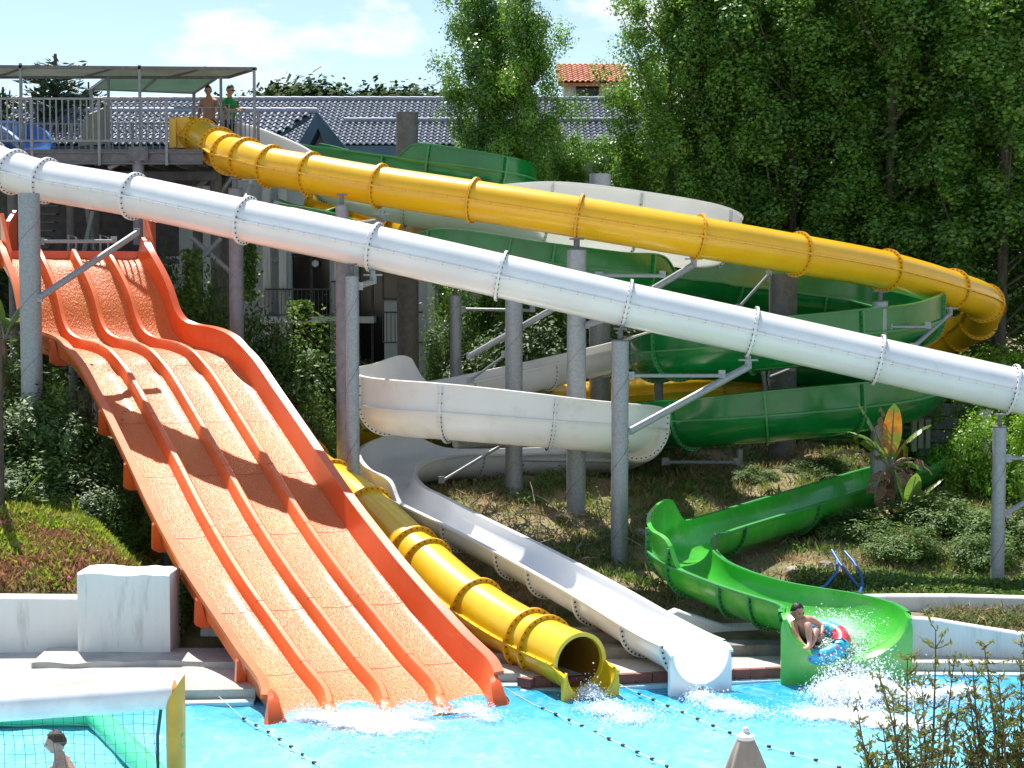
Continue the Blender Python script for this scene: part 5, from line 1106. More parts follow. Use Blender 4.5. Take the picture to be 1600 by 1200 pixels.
# cut the crossbar end diagonally with the yellow post: a post with slanted top
p0 = P(276, 1240, GYf); xr = .105
b = MB(); rings = []; n = 24
top = []
for i in range(n):
    q = 2*math.pi*i/n; x = xr*1.0*math.cos(q)*1.0; y = .19*math.sin(q); zt = P(276, 1080, GYf).z+ (x/xr)*.17
    top.append(Vector((p0.x+x, GYf+y, zt+.02)))
bot = [Vector((v.x, v.y, -.15)) for v in top]
mid = [Vector((v.x, v.y, .5)) for v in top]
b.loft([bot, mid, top]); b.build('post', M['pvc_yellow'], goal, smooth=50)
b = MB(); e = P(290, 1154, GYf-.05); b.tube([e+Vector((.0, -.03, .08)), e+Vector((-.035, -.06, .03)), e+Vector((-.035, -.06, -.05)), e+Vector((0, -.03, -.09))], .008, 6); b.build('valve_mark', M['pvc_green'], goal)
b = MB(); z = .12; q1 = P(-60, 1140, GYb); 
bl_ = Vector((P(-60, 1135, GYb).x, GYb, .13)); br_ = Vector((P(148, 1135, GYb).x, GYb, .13)); fr_ = Vector((p0.x-.05, GYf+.05, .05))
b.tube([bl_, br_+Vector((.05, 0, 0))], .15, 20); b.build('back_tube', M['pvc_green'], goal, smooth=40)
b = MB(); b.tube([br_+Vector((-.04, .1, 0)), br_.lerp(fr_, .5), fr_], .15, 20); b.build('side_tube', M['pvc_green'], goal, smooth=40)
# net border and net
nl_ = P(-60, 1127, GYf+.1); nm1 = P(50, 1117, GYf+.1); nm = P(155, 1111, GYf+.1); nr = P(252, 1102, GYf+.1); nb = P(247, 1240, GYf+.1); nk = P(246, 1150, GYf+.1)
b = MB(); 
for a_, c_ in ((nl_, nm1), (nm1, nm), (nm, nr)): b.beam(a_, c_, .01, .035)
b.tube([nr, nk, nb], .02, 5); b.build('net_border', M['net'], goal)
b = MB()
for px in (54, 155, 250): e = P(px, 1114 if px < 200 else 1101, GYf+.08); b.tube([e, e+Vector((.02, -.08, .07))], .006, 4)
b.beam(P(46, 1112, GYf-.12), P(68, 1111, GYf-.12), .01, .02); b.build('net_tie', M['net'], goal)
b = MB()
def topz(x): return float(np.interp(x, [nl_.x, nm1.x, nm.x, nr.x], [nl_.z, nm1.z, nm.z, nr.z]))
x = nl_.x
while x < nr.x-.03:
    # the net hangs from the front top and slopes back
    b.tube([(x+.01*math.sin(z_*9+x*5), GYf+.1+.15*(topz(x)-z_), z_) for z_ in np.linspace(topz(x), -.05, 7)], .003, 3, cap=False); x += .115
z_ = .02
while z_ < nr.z:
    pp = [(x_, GYf+.1+.15*(topz(x_)-z_), z_+.012*math.sin(x_*7)) for x_ in np.linspace(nl_.x, nr.x-.02, 30) if topz(x_) > z_]
    if len(pp) > 2: b.tube(pp, .003, 3, cap=False)
    z_ += .115
tag(b.build('net', M['net'], goal), kind='stuff')
# parasol
pt = P(1165, 1143, 13.0)
par = thing('parasol', 'closed grey beige parasol poking up at the bottom edge', 'parasol', (pt.x, 13.0, .3))
b = MB(); rings = []; n = 48; cx, cy = pt.x, 13.0
for k in range(12):
    q = k/11; z_ = pt.z-.05-1.25*q; rr = .062+.16*min(1, q*2.2)**.8+ .03*q
    if q > .75: rr *= 1-.5*(q-.75)/.25
    rings.append([Vector((cx+rr*(1+.14*math.cos(8*2*math.pi*i/n)*min(1, q*4+.1)+.05*math.sin(5*2*math.pi*i/n+q*3))*math.cos(2*math.pi*i/n), cy+rr*(1+.14*math.cos(8*2*math.pi*i/n)*min(1, q*4+.1))*math.sin(2*math.pi*i/n), z_)) for i in range(n)])
b.loft(rings); b.build('folded_cloth', M['parasol'], par, smooth=60)
b = MB(); b.lathe((cx, cy, pt.z), [(.07, -.06), (.072, -.03), (.04, -.01), (.025, .0), (.03, .02), (.02, .035), (.004, .04)], 20); b.build('finial', M['pvc_white'], par, smooth=50)
b = MB(); b.cyl((cx, cy, .15), (cx, cy, pt.z-.3), .025, n=12); b.build('pole', M['pvc_white'], par, smooth=40)
b = MB(); b.lathe((cx, cy, .15), [(.3, 0), (.3, .05), (.06, .1), (.05, .3), (.01, .3)], 24); b.build('foot', M['concrete'], par, smooth=30)

# foreground sprigs: tall thin shrubs rooted in the near bank
def sprig(label, root, tips, seed, dens=1.0):
    rr = random.Random(seed); root = Vector(root); t = thing('olive_shrub', label, 'shrub', root); b = MB(); cen = []; dr = []
    for tp in tips:
        tp = Vector(tp); mid = root.lerp(tp, .55)+Vector((rr.uniform(-.12, .12), rr.uniform(-.1, .1), .15)); c1_ = [root, root.lerp(mid, .5)+Vector((rr.uniform(-.05, .05), 0, .05)), mid]
        pts_ = []
        for k in range(15):
            s_ = k/14; pts_.append((1-s_)**2*root+2*s_*(1-s_)*mid+s_*s_*tp)
        b.tube(pts_, [.014*(1-.85*k/14)+.001 for k in range(15)], 5)
        for k in range(4, 15):
            p_ = pts_[k]; 
            for s_ in range(rr.randint(2, 4)):
                d = Vector((rr.gauss(0, 1), rr.gauss(0, .8), rr.uniform(.2, 1.3))).normalized(); ln = rr.uniform(.10, .42)*(1.15-k/16); e = p_+d*ln
                b.tube([p_, p_.lerp(e, .5)+Vector((0, 0, -.01)), e], [.004, .003, .0015], 4)
                for q in range(int(13*ln/.3*dens)+2):
                    u = rr.uniform(.15, 1.05); cen.append(list(p_.lerp(e, u)+Vector((rr.gauss(0, .012), rr.gauss(0, .012), rr.gauss(0, .012))))); dr.append(list(d+Vector((rr.gauss(0, .8), rr.gauss(0, .8), .4))))
    b.build('branches', M['twig'], t, smooth=60, fix=False)
    me = leaf_mesh('leaves', np.array(cen)-np.array(root), .043, M['olive_leaf'], .34, dirs=np.array(dr)); link('leaves', me, t)
YS = 10.2
def T_(px, py, dy=0): return P(px, py, YS+dy)
sprig('sparse leafy olive green shrub sprig left of the bottom right corner', P(1440, 1500, YS), [T_(1418, 1030), T_(1462, 985, .1), T_(1395, 1090, -.1), T_(1350, 1165), T_(1500, 1090, .1), T_(1430, 1110, -.2), T_(1470, 1120, .2), T_(1380, 1140, .1), T_(1520, 1180), T_(1445, 1150, .1), T_(1410, 1170), T_(1340, 1110), T_(1375, 1060, .1), T_(1440, 1070, .15), T_(1490, 1040), T_(1360, 1190), T_(1480, 1160, -.1)], 3, 1.3)
sprig('denser olive green shrub filling the bottom right corner', P(1585, 1500, YS+.1), [T_(1538, 1010), T_(1595, 1040, .1), T_(1560, 1060, -.1), T_(1605, 1085), T_(1515, 1085, .1), T_(1580, 1110), T_(1625, 1050), T_(1555, 1130), T_(1610, 1130), T_(1500, 1150), T_(1535, 1160), T_(1590, 1150), T_(1570, 1090), T_(1530, 1120, .1), T_(1600, 1010, .1), T_(1550, 1090, -.1), T_(1590, 1180), T_(1520, 1040)], 5, 1.45)
# ------------------------------------------------------------------ splashes
def foam_mat():
    m = bpy.data.materials.new('foam_sheet'); m.use_nodes = True; t = m.node_tree; t.nodes.clear(); A = t.nodes.new; K = t.links.new
    o = A('ShaderNodeOutputMaterial'); p = A('ShaderNodeBsdfPrincipled'); p.inputs['Base Color'].default_value = (.9, .95, .97, 1); p.inputs['Roughness'].default_value = .5
    g = A('ShaderNodeNewGeometry'); n = A('ShaderNodeTexNoise'); n.inputs['Scale'].default_value = 7; n.inputs['Detail'].default_value = 9; n.inputs['Roughness'].default_value = .7; n.inputs['Distortion'].default_value = .8; K(g.outputs['Position'], n.inputs[0])
    at = A('ShaderNodeAttribute'); at.attribute_name = 'dens'; ad = A('ShaderNodeMath'); ad.operation = 'ADD'; K(n.outputs[0], ad.inputs[0]); K(at.outputs['Fac'], ad.inputs[1])
    r = A('ShaderNodeMapRange'); r.inputs[1].default_value = .88; r.inputs[2].default_value = 1.38; K(ad.outputs[0], r.inputs[0])
    tr = A('ShaderNodeBsdfTransparent'); mx = A('ShaderNodeMixShader'); K(r.outputs[0], mx.inputs[0]); K(tr.outputs[0], mx.inputs[1]); K(p.outputs[0], mx.inputs[2]); K(mx.outputs[0], o.inputs[0]); return m
M['foam_sheet'] = foam_mat()
def wxy(px, py, z=.05):
    d = P(px, py, 1.0)-Vector((0, 0, CZ)); k = (z-CZ)/d.z; return Vector((d.x*k, d.y*k, z))
def foam(label, blobs, drops, up=.35, seed=1):
    """blobs: (x,y,rx,ry,height,density) in metres"""
    rg = np.random.default_rng(seed)
    t = thing('splash', label, 'splash', (blobs[0][0], blobs[0][1], 0))
    x0 = min(b[0]-b[2]*1.6 for b in blobs); x1 = max(b[0]+b[2]*1.6 for b in blobs); y0 = min(b[1]-b[3]*1.6 for b in blobs); y1 = max(b[1]+b[3]*1.6 for b in blobs)
    xs_ = np.arange(x0, x1, .045); ys2 = np.arange(y0, y1, .045); v = []; dn = []
    for y in ys2:
        for x in xs_:
            h = 0; d = 0
            for bx, by, rx, ry, hh, ds in blobs:
                e = math.exp(-((x-bx)/rx)**2*1.6-((y-by)/ry)**2*1.6); h += hh*e; d += ds*e
            nn = .5+.5*math.sin(x*23+3*math.sin(y*17))*math.cos(y*21+2*math.sin(x*13)); n2 = rg.random()
            z = wz(x, y)+.012+h*(.75+.25*nn)+h*.10*n2
            v.append((x-t.location.x, y-t.location.y, z)); dn.append(min(1.0, d))
    nx = len(xs_); f = [(j*nx+i, j*nx+i+1, (j+1)*nx+i+1, (j+1)*nx+i) for j in range(len(ys2)-1) for i in range(nx-1) if max(dn[j*nx+i], dn[(j+1)*nx+i+1]) > .1]
    me = bpy.data.meshes.new('foam'); me.from_pydata(v, [], f); me.materials.append(M['foam_sheet']); a = me.attributes.new('dens', 'FLOAT', 'POINT'); a.data.foreach_set('value', dn)
    me.polygons.foreach_set('use_smooth', [True]*len(f)); me.update(); tag(link('foam', me, t), kind='stuff')
    # droplets: small octahedra
    w = np.array([b[2]*b[3]*max(.02, b[4]) for b in blobs]); idx = rg.choice(len(blobs), drops, p=w/w.sum()); B = np.array(blobs)[idx]
    c = np.stack([B[:, 0]+rg.normal(size=drops)*B[:, 2]*.55, B[:, 1]+rg.normal(size=drops)*B[:, 3]*.55, np.zeros(drops)], 1)
    e = np.exp(-((c[:, 0]-B[:, 0])/B[:, 2])**2-((c[:, 1]-B[:, 1])/B[:, 3])**2)
    c[:, 2] = .03+B[:, 4]*e*(.5+up*rg.exponential(size=drops)*1.6)
    s_ = .004+.012*rg.random(drops)**3
    oc = np.array([(1, 0, 0), (-1, 0, 0), (0, 1, 0), (0, -1, 0), (0, 0, 1), (0, 0, -1)], float)
    V = (c[:, None, :]-np.array(t.location)[None, None, :]+oc[None]*s_[:, None, None]).reshape(-1, 3)
    fo = np.array([(0, 2, 4), (2, 1, 4), (1, 3, 4), (3, 0, 4), (2, 0, 5), (1, 2, 5), (3, 1, 5), (0, 3, 5)]); Fc = (fo[None]+6*np.arange(drops)[:, None, None]).reshape(-1, 3)
    me = bpy.data.meshes.new('spray'); me.from_pydata(V.tolist(), [], Fc.tolist()); me.materials.append(M['foam']); me.update(); tag(link('spray', me, t), kind='stuff')
def at(px, py): q = wxy(px, py); return q.x, q.y
bl_ = []
for px, py, rx, ry, h, d in ((480, 1120, .35, .3, .10, .8), (540, 1125, .45, .45, .13, .9), (590, 1128, .5, .45, .12, .8), (650, 1112, .4, .35, .10, .7), (730, 1108, .4, .3, .1, .8), (640, 1135, .8, .5, .04, .5), (760, 1120, .4, .4, .05, .55), (580, 1150, 1.2, .7, .02, .36)):
    bl_.append((*at(px, py), rx, ry, h, d))
foam('white foam where the orange lanes run into the pool', bl_, 6000, seed=2)
bl_ = [(*at(px, py), rx, ry, h, d) for px, py, rx, ry, h, d in ((922, 1088, .22, .25, .12, .9), (945, 1108, .35, .35, .08, .8), (985, 1125, .4, .35, .05, .65), (1000, 1110, .6, .4, .02, .45))]
foam('white foam streaming from the yellow tube mouth', bl_, 4000, seed=3)
bl_ = [(*at(px, py), rx, ry, h, d) for px, py, rx, ry, h, d in ((1095, 1090, .25, .25, .1, .9), (1125, 1102, .4, .3, .07, .75), (1165, 1112, .4, .35, .05, .55))]
foam('white foam below the white flume exit', bl_, 3000, seed=4)
bl_ = [(*at(px, py), rx, ry, h, d) for px, py, rx, ry, h, d in ((1335, 1085, .48, .5, .20, 1.2), (1300, 1090, .35, .4, .22, 1.0), (1375, 1090, .4, .4, .22, 1.0), (1340, 1120, .9, .7, .06, .8), (1450, 1090, .7, .45, .10, .8), (1500, 1080, .6, .4, .06, .6), (1270, 1112, .5, .4, .04, .6), (1420, 1130, .9, .6, .03, .5))]
foam('big white splash thrown up by the rider at the green slide exit', bl_, 18000, up=.5, seed=5)
# churned water running in the green channel behind the ring
rg = np.random.default_rng(9); nd = 9000; t = thing('wake', 'white spray trailing behind the rider inside the green channel', 'splash', P(1340, 1010, 25))
cc = []
for _ in range(nd):
    u = rg.random(); q = P(1300+u*35+rg.normal()*(10+22*(1-u)+14*u), 968+u*80+rg.normal()*9, 25.0-.9*u+rg.normal()*.1); cc.append((q.x-t.location.x, q.y-t.location.y, q.z-t.location.z+.04*rg.random()))
cc = np.array(cc); s_ = .004+.009*rg.random(nd)**2
oc = np.array([(1, 0, 0), (-1, 0, 0), (0, 1, 0), (0, -1, 0), (0, 0, 1), (0, 0, -1)], float); V = (cc[:, None]+oc[None]*s_[:, None, None]).reshape(-1, 3)
fo = np.array([(0, 2, 4), (2, 1, 4), (1, 3, 4), (3, 0, 4), (2, 0, 5), (1, 2, 5), (3, 1, 5), (0, 3, 5)]); Fc = (fo[None]+6*np.arange(nd)[:, None, None]).reshape(-1, 3)
me = bpy.data.meshes.new('spray'); me.from_pydata(V.tolist(), [], Fc.tolist()); me.materials.append(M['foam']); me.update(); tag(link('spray', me, t), kind='stuff')

# ------------------------------------------------------------------ people
def skin_obj(name, joints, edges, m, parent, root=0, sub=2):
    """joints: list of (Vector, radius); grown with a Skin modifier and subdivided"""
    off = wloc(parent); me = bpy.data.meshes.new(name); me.from_pydata([tuple(Vector(j[0])-off) for j in joints], edges, [])
    o = bpy.data.objects.new(name, me); C.objects.link(o)
    md = o.modifiers.new('skin', 'SKIN'); md.use_smooth_shade = True
    sv = me.skin_vertices[0].data
    for i, j in enumerate(joints): r_ = j[1]; sv[i].radius = r_ if isinstance(r_, tuple) else (r_, r_); sv[i].use_root = (i == root)
    ms = o.modifiers.new('sub', 'SUBSURF'); ms.levels = sub; ms.render_levels = sub
    dg = bpy.context.evaluated_depsgraph_get(); dg.update(); ev = o.evaluated_get(dg); nm = bpy.data.meshes.new_from_object(ev)
    bpy.data.objects.remove(o); nm.materials.clear(); nm.materials.append(m); nm.name = name
    nm.polygons.foreach_set('use_smooth', [True]*len(nm.polygons)); return link(name, nm, parent)
def add_hand(J, E, wrist_i, d, palm_n, size=1.0, curl=.6):
    """palm, four unequal fingers and a thumb grown from the wrist joint"""
    d = Vector(d).normalized(); n = Vector(palm_n).normalized(); s = d.cross(n).normalized(); w = Vector(J[wrist_i][0]); S_ = size
    J.append((w+d*.05*S_, (.034*S_, .020*S_))); pi_ = len(J)-1; E.append((wrist_i, pi_))
    J.append((w+d*.085*S_, (.036*S_, .018*S_))); kn = len(J)-1; E.append((pi_, kn))
    for k, ln in enumerate((.075, .085, .078, .06)):
        b0 = w+d*.10*S_+s*(.033-.022*k)*S_; J.append((b0, .011*S_)); a = len(J)-1; E.append((kn, a))
        m1 = b0+(d*math.cos(curl)+n*math.sin(curl))*ln*.55*S_; J.append((m1, .0095*S_)); c = len(J)-1; E.append((a, c))
        m2 = m1+(d*math.cos(curl*2)+n*math.sin(curl*2))*ln*.5*S_; J.append((m2, .0075*S_)); E.append((c, len(J)-1))
    J.append((w+d*.055*S_+s*.045*S_, .012*S_)); a = len(J)-1; E.append((pi_, a)); J.append((w+d*.09*S_+s*.06*S_+n*.02*S_, .009*S_)); E.append((a, len(J)-1))
def head_mesh(parent, c, fwd, up, r, m, hairm, hair='short', beard=False):
    """shaped head (skull, jaw, brow, nose, lips, ears) + hair cap, eyes and brows; c = centre of the skull"""
    f = Vector(fwd).normalized(); u = Vector(up).normalized(); s = f.cross(u).normalized(); u = s.cross(f).normalized()
    def shape(th, ph):
        x = math.sin(th)*math.sin(ph); y = math.sin(th)*math.cos(ph); z = math.cos(th)
        X, Y_, Z = x*.76, y*.97, z*1.12
        if z < -.1: k = min(1, (-z-.1)/.8); X *= 1-.28*k; Y_ = Y_*(1-.1*k)+.08*k
        if y > .2:
            g_ = math.exp(-(x/.16)**2-((z+.12)/.22)**2)*.26*(1 if z < .12 else .3); Y_ += g_      # nose
            Y_ += math.exp(-(x/.22)**2-((z+.46)/.07)**2)*.06                                     # lips
            Y_ += math.exp(-(x/.25)**2-((z+.80)/.13)**2)*.10                                     # chin
            Y_ -= math.exp(-((abs(x)-.30)/.13)**2-((z-.06)/.10)**2)*.08                          # eye sockets
            Y_ += math.exp(-(x/.5)**2-((z-.20)/.06)**2)*.04                                      # brow
        return X, Y_, Z
    n1, n2 = 26, 36
    return shape, f, s, u, n1, n2
def build_head(parent, c, fwd, up, r, m, hairm, hair=.25, name='head', glasses=False):
    shape, f, s, u, n1, n2 = head_mesh(parent, c, fwd, up, r, m, hairm)
    c = Vector(c); b = MB(); rings = []
    for i in range(n1+1):
        th = max(.02, min(math.pi-.02, math.pi*i/n1)); rings.append([c+(s*X+f*Y_+u*Z)*r for X, Y_, Z in (shape(th, 2*math.pi*j/n2) for j in range(n2))])
    b.loft(rings)
    for q in (-1, 1):
        e = c+s*q*r*.76-f*r*.05-u*r*.03; rr_ = []
        for k, (w_, o_) in enumerate(((.10, 0), (.20, .05), (.22, .10), (.15, .14), (.03, .15))):
            rr_.append([e+s*q*r*o_+(f*math.cos(t)*.65+u*math.sin(t)*1.1)*r*w_-f*r*o_*.6 for t in np.linspace(0, 2*math.pi, 13)[:-1]])
        b.loft(rr_)
    hd = b.build(name, m, parent, smooth=80)
    b = MB()
    for q in (-1, 1):
        for k in range(1): b.lathe
        e = c+s*q*r*.30+f*r*.86+u*r*.06; b.box(e, (r*.20, r*.10, r*.09), (s, f, u))
        b.box(e+u*r*.17+f*r*.06, (r*.30, r*.05, r*.05), (s, f, u))
    b.box(c+f*r*.985-u*r*.50, (r*.30, r*.04, r*.03), (s, f, u))
    b.build('eyes', M['hair'], parent)
    b = MB(); rings = []                                    # hair cap: a shell over the top and back of the skull
    for i in range(15):
        row = []
        for j in range(n2):
            ph = 2*math.pi*j/n2; front = math.cos(ph); lim = 1.38-.58*front+.07*math.sin(ph*7)
            th = max(.02, lim*i/14); X, Y_, Z = shape(th, ph); k = 1.07+.035*math.sin(ph*9+i*1.7)+.03*math.sin(ph*17+i*2.3)+.06*(1-i/14); 
            if i == 14: k = 1.0
            row.append(c+(s*X*k+f*(Y_*k)+u*Z*k)*r)
        rings.append(row)
    b.loft(rings, cap=False); b.build('hair', hairm, parent, smooth=80)
    if glasses:
        b = MB()
        for q in (-1, 1): b.box(c+s*q*r*.33+f*r*.93+u*r*.07, (r*.46, r*.10, r*.26), (s, f, u)); b.box(c+s*q*r*.72+f*r*.40+u*r*.10, (r*.05, r*1.0, r*.06), (s, f, u))
        b.box(c+f*r*1.02+u*r*.12, (r*.2, r*.06, r*.06), (s, f, u)); b.build('sunglasses', M['black'], parent)
def torso(pel, chest, neck, headc, rt, sh, rsh):
    pass
def standing(label, base, h, yaw, skin, hairm, pose, shirt=None, shortm='shorts_dark', glasses=False):
    """adult standing at base; yaw = facing direction angle; joints in body coordinates (x right, y forward, z up), metres for 1.78 m"""
    k = h/1.78; t = thing('person', label, 'person', base); base = Vector(base)
    cy, sy = math.cos(yaw), math.sin(yaw)
    def W_(p): return base+Vector((p[0]*cy-p[1]*sy, p[0]*sy+p[1]*cy, p[2]))*k
    def D(v): return Vector((v[0]*cy-v[1]*sy, v[0]*sy+v[1]*cy, v[2]))
    J = [(W_((0, 0, .96)), (.155*k, .11*k)), (W_((0, 0, 1.12)), (.145*k, .10*k)), (W_((0, .01, 1.30)), (.170*k, .12*k)), (W_((0, 0, 1.43)), (.13*k, .09*k)), (W_((0, .01, 1.52)), .055*k), (W_((0, .03, 1.60)), .06*k)]
    E = [(0, 1), (1, 2), (2, 3), (3, 4), (4, 5)]
    for s_ in (-1, 1):
        b0 = len(J); a = pose['armR' if s_ > 0 else 'armL']
        J += [(W_((s_*.17, 0, 1.42)), .066*k), (W_(a[0]), .048*k), (W_(a[1]), .036*k), (W_(a[2]), (.028*k, .024*k))]
        E += [(3, b0), (b0, b0+1), (b0+1, b0+2), (b0+2, b0+3)]
        add_hand(J, E, b0+3, D(Vector(a[2])-Vector(a[1])), D(a[3]), k, .7)
        b0 = len(J)
        J += [(W_((s_*.10, 0, .86)), .092*k), (W_((s_*.11, .02, .50)), .060*k), (W_((s_*.11, -.01, .30)), .055*k), (W_((s_*.11, -.02, .09)), .038*k), (W_((s_*.12, .06, .045)), (.042*k, .035*k)), (W_((s_*.13, .17, .03)), (.04*k, .022*k))]
        E += [(0, b0)]+[(b0+i, b0+i+1) for i in range(5)]
    skin_obj('body', J, E, skin, t)
    build_head(t, W_((0, .05, 1.66)), D(pose['look']), (0, 0, 1), .108*k, skin, hairm, glasses=glasses)
    Js = [(W_((0, 0, 1.02)), (.17*k, .125*k)), (W_((0, 0, .90)), (.165*k, .13*k))]; Es = [(0, 1)]
    for s_ in (-1, 1):
        b0 = len(Js); Js += [(W_((s_*.105, 0, .80)), .115*k), (W_((s_*.115, .02, .56)), .095*k)]; Es += [(1, b0), (b0, b0+1)]
    skin_obj('shorts', Js, Es, M[shortm], t)
    if shirt:
        Js = [(W_((0, 0, .93)), (.18*k, .135*k)), (W_((0, 0, 1.12)), (.168*k, .125*k)), (W_((0, .01, 1.30)), (.19*k, .138*k)), (W_((0, 0, 1.44)), (.145*k, .105*k)), (W_((0, 0, 1.50)), (.075*k, .07*k))]; Es = [(0, 1), (1, 2), (2, 3), (3, 4)]
        for s_ in (-1, 1):
            a = pose['armR' if s_ > 0 else 'armL']; b0 = len(Js); e = Vector((s_*.17, 0, 1.42)).lerp(Vector(a[0]), 1); e2 = Vector(a[0]).lerp(Vector(a[1]), .45)
            Js += [(W_((s_*.175, 0, 1.425)), .08*k), (W_(a[0]), .070*k), (W_(e2), .066*k)]; Es += [(3, b0), (b0, b0+1), (b0+1, b0+2)]
        skin_obj('polo_shirt', Js, Es, M[shirt], t)
    return t
armdown = lambda s_: [(s_*.23, .0, 1.27), (s_*.26, -.02, 1.12), (s_*.24, .10, .90), (-s_*.5, .2, 0)]
b1 = P(327, 200, 40.6); 
standing('shirtless dark haired man standing behind the yellow tube entrance on the platform', (b1.x, 40.6, DZ), 1.80, math.pi-.15, M['skin'], M['hair_brown'], {'armR': armdown(1), 'armL': armdown(-1), 'look': (-.35, 1, -.25)})
b2 = P(358, 200, 40.3)
standing('man in green polo shirt and sunglasses leaning on folded arms beside the shirtless man', (b2.x, 40.3, DZ), 1.78, math.pi+1.0, M['skin'], M['hair'], {'armR': [(.24, .02, 1.30), (.22, .15, 1.15), (-.02, .30, 1.20), (0, .3, -1)], 'armL': [(-.24, .02, 1.30), (-.22, .17, 1.16), (.05, .33, 1.16), (0, .3, -1)], 'look': (0, 1, -.2)}, shirt='polo', glasses=True)
# man in the pool behind the net: back and left side to us, facing left
def swimmer():
    base = wxy(92, 1225, 0.0); Yp = 19.25; c = P(90, 1159, Yp); t = thing('person', 'short haired shirtless man in the pool behind the goal net, facing left with arms out', 'person', (c.x, Yp, 0))
    hz = c.z; X = c.x; Yb = Yp
    J = [(Vector((X+.10, Yb, hz-.80)), (.15, .11)), (Vector((X+.10, Yb, hz-.60)), (.15, .11)), (Vector((X+.08, Yb, hz-.42)), (.165, .12)), (Vector((X+.05, Yb, hz-.28)), (.13, .10)), (Vector((X+.02, Yb, hz-.17)), .06), (Vector((X+.0, Yb, hz-.09)), .062)]
    E = [(0, 1), (1, 2), (2, 3), (3, 4), (4, 5)]
    for (dy, el, wr) in ((-.17, (X-.18, Yb-.25, hz-.46), (X-.40, Yb-.30, hz-.54)), (.17, (X-.20, Yb+.14, hz-.42), (X-.46, Yb+.02, hz-.52))):
        b0 = len(J); J += [(Vector((X+.05, Yb+dy, hz-.29)), .068), (Vector(el).lerp(Vector((X+.05, Yb+dy, hz-.29)), .5), .05), (Vector(el), .042), (Vector(wr), (.030, .026))]; E += [(3, b0), (b0, b0+1), (b0+1, b0+2), (b0+2, b0+3)]
        add_hand(J, E, b0+3, Vector(wr)-Vector(el), (0, 0, -1), 1, .3)
    for dy in (-.1, .1):
        b0 = len(J); J += [(Vector((X+.10, Yb+dy, hz-.95)), .09), (Vector((X+.05, Yb+dy, hz-1.3)), .062), (Vector((X+.12, Yb+dy, hz-1.68)), .045)]; E += [(0, b0), (b0, b0+1), (b0+1, b0+2)]
    skin_obj('body', J, E, M['skin_pink'], t); build_head(t, Vector((X-.02, Yb, hz-.01)), (-1, -.15, -.15), (0, 0, 1), .118, M['skin_pink'], M['hair_brown'])
swimmer()
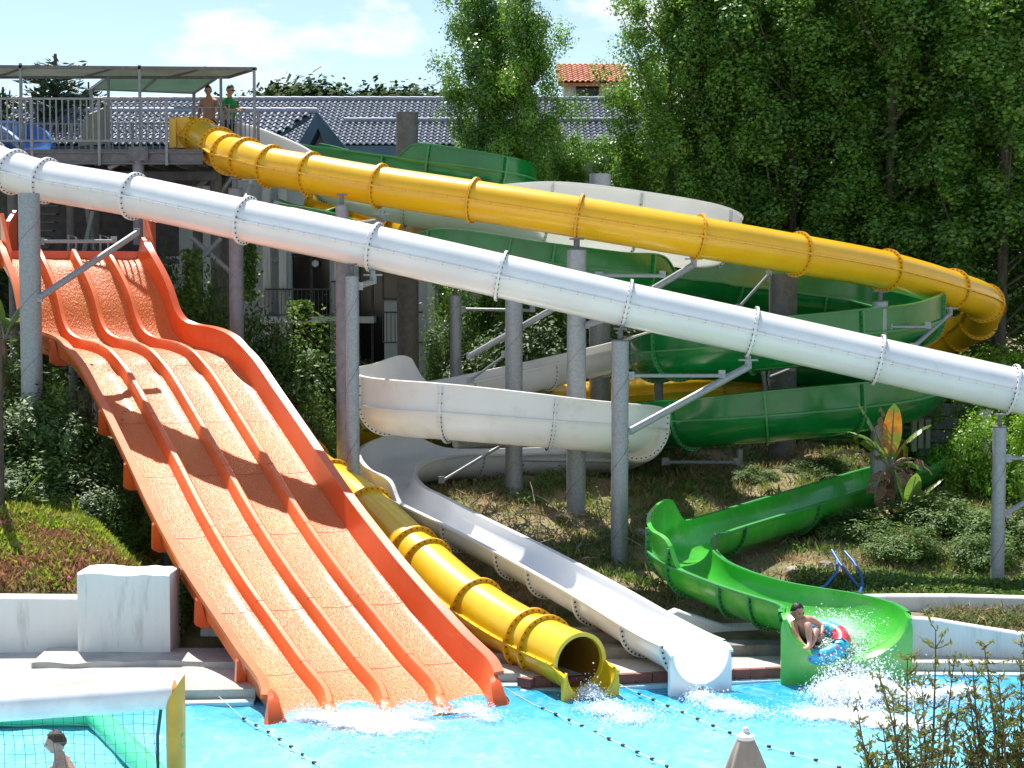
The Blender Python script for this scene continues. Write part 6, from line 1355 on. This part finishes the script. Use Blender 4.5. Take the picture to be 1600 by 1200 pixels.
# rider on a blue inflatable ring
def rider():
    Y0 = 24.55; hc = P(1246, 957, Y0); t = thing('person', 'shirtless young man in dark blue shorts riding the inflatable ring out of the green slide', 'person', P(1260, 1010, Y0))
    def Q(px, py, dy=0): return P(px, py, Y0+dy)
    J = [(Q(1262, 1004, .10), (.15, .12)), (Q(1258, 992, .08), (.14, .11)), (Q(1254, 980, .02), (.155, .11)), (Q(1252, 971, 0), (.12, .09)), (Q(1249, 966, -.01), .05), (Q(1247, 962, -.02), .055)]
    E = [(0, 1), (1, 2), (2, 3), (3, 4), (4, 5)]
    b0 = len(J)   # his left arm (viewer's right), bent and gripping the ring handle
    J += [(Q(1265, 968, .0), .062), (Q(1277, 973, .0), .048), (Q(1286, 979, -.05), .040), (Q(1285, 988, -.2), (.028, .024))]; E += [(3, b0), (b0, b0+1), (b0+1, b0+2), (b0+2, b0+3)]
    add_hand(J, E, b0+3, Q(1283, 994, -.25)-Q(1285, 988, -.2), (-.3, .3, -1), .95, .9)
    b0 = len(J)   # his right arm reaching down to the shins
    J += [(Q(1241, 974, -.02), .062), (Q(1243, 987, -.12), .046), (Q(1248, 998, -.2), .038), (Q(1257, 1009, -.32), (.028, .024))]; E += [(3, b0), (b0, b0+1), (b0+1, b0+2), (b0+2, b0+3)]
    add_hand(J, E, b0+3, Q(1262, 1012, -.38)-Q(1257, 1009, -.32), (.5, -.2, -.6), .95, .9)
    b0 = len(J)   # raised knee leg
    J += [(Q(1266, 1001, -.08), .088), (Q(1264, 986, -.28), .066), (Q(1262, 974, -.40), .058), (Q(1264, 990, -.46), .050), (Q(1265, 1005, -.52), .034), (Q(1262, 1012, -.60), (.036, .026)), (Q(1256, 1014, -.68), (.036, .02))]; E += [(0, b0)]+[(b0+i, b0+i+1) for i in range(6)]
    b0 = len(J)
    J += [(Q(1272, 1001, .0), .088), (Q(1276, 992, -.15), .064), (Q(1275, 984, -.25), .056), (Q(1272, 998, -.36), .046), (Q(1268, 1008, -.44), .034), (Q(1264, 1012, -.52), (.034, .024))]; E += [(0, b0)]+[(b0+i, b0+i+1) for i in range(5)]
    skin_obj('body', J, E, M['skin_pink'], t)
    build_head(t, hc, (.45, -1, -.12), (-.05, .05, 1), .118, M['skin_pink'], M['hair'])
    Js = [(Q(1261, 999, .09), (.16, .125)), (Q(1263, 1005, .06), (.165, .135)), (Q(1267, 1001, -.08), .105), (Q(1265, 992, -.22), .09), (Q(1273, 1001, 0), .105), (Q(1276, 994, -.13), .085)]; skin_obj('shorts', Js, [(0, 1), (1, 2), (2, 3), (1, 4), (4, 5)], M['shorts_blue'], t)
    b = MB(); w = Q(1285.2, 986.5, -.18); 
    pr = [w+Vector((.042*math.cos(q), .042*math.sin(q)*.8, .012*math.sin(q))) for q in np.linspace(0, 2*math.pi, 13)]; b.tube(pr, .011, 5); b.build('wristband', M['black'], t)
    # ring: torus tilted, with red patch, spots and white handle
    rc = Q(1277, 1004, -.10); X = Vector((1, -.1, .12)).normalized(); Z = Vector((-.18, -.42, .9)).normalized(); Yv = Z.cross(X).normalized(); X = Yv.cross(Z)
    rt = thing('inflatable_ring', 'blue inflatable swim ring with a red end and spots under the rider', 'swim ring', rc)
    b = MB(); Rr, rr_ = .34, .125; rings = []; n1, n2 = 36, 16
    for i in range(n1+1):
        q = 2*math.pi*i/n1; cc_ = rc+(X*math.cos(q)*1.08+Yv*math.sin(q))*Rr; o = (X*math.cos(q)+Yv*math.sin(q)); k = 1+.03*math.cos(12*q)
        rings.append([cc_+(o*math.cos(w)+Z*math.sin(w))*rr_*k for w in np.linspace(0, 2*math.pi, n2+1)[:-1]])
    b.loft(rings, cap=False); o = b.build('tube', [M['ring_blue'], M['ring_red']], rt, smooth=60)
    for pg in o.data.polygons:
        c = Vector(pg.center)+o.parent.location-rc
        a = math.atan2(c.dot(Yv), c.dot(X))
        if -.35 < a < .45: pg.material_index = 1
    b = MB()
    for q, w in ((-1.2, .7), (-.9, 1.1), (-1.6, .9), (-1.9, .4), (-.7, .3), (-1.4, .2), (-2.2, .9)):
        cc_ = rc+(X*math.cos(q)*1.08+Yv*math.sin(q))*Rr; o_ = (X*math.cos(q)+Yv*math.sin(q)); d = (o_*math.cos(w)+Z*math.sin(w)); b.cyl(cc_+d*(rr_-.004), cc_+d*(rr_+.005), .022, n=8)
    b.build('spot', M['ring_red'], rt)
    b = MB(); q = -.55; cc_ = rc+(X*math.cos(q)+Yv*math.sin(q))*(Rr+.02)+Z*(rr_); b.tube([cc_-X*.09-Z*.02, cc_-X*.05+Z*.035, cc_+X*.05+Z*.035, cc_+X*.09-Z*.02], .012, 6); b.build('handle', M['shorts_blue'], rt)
rider()
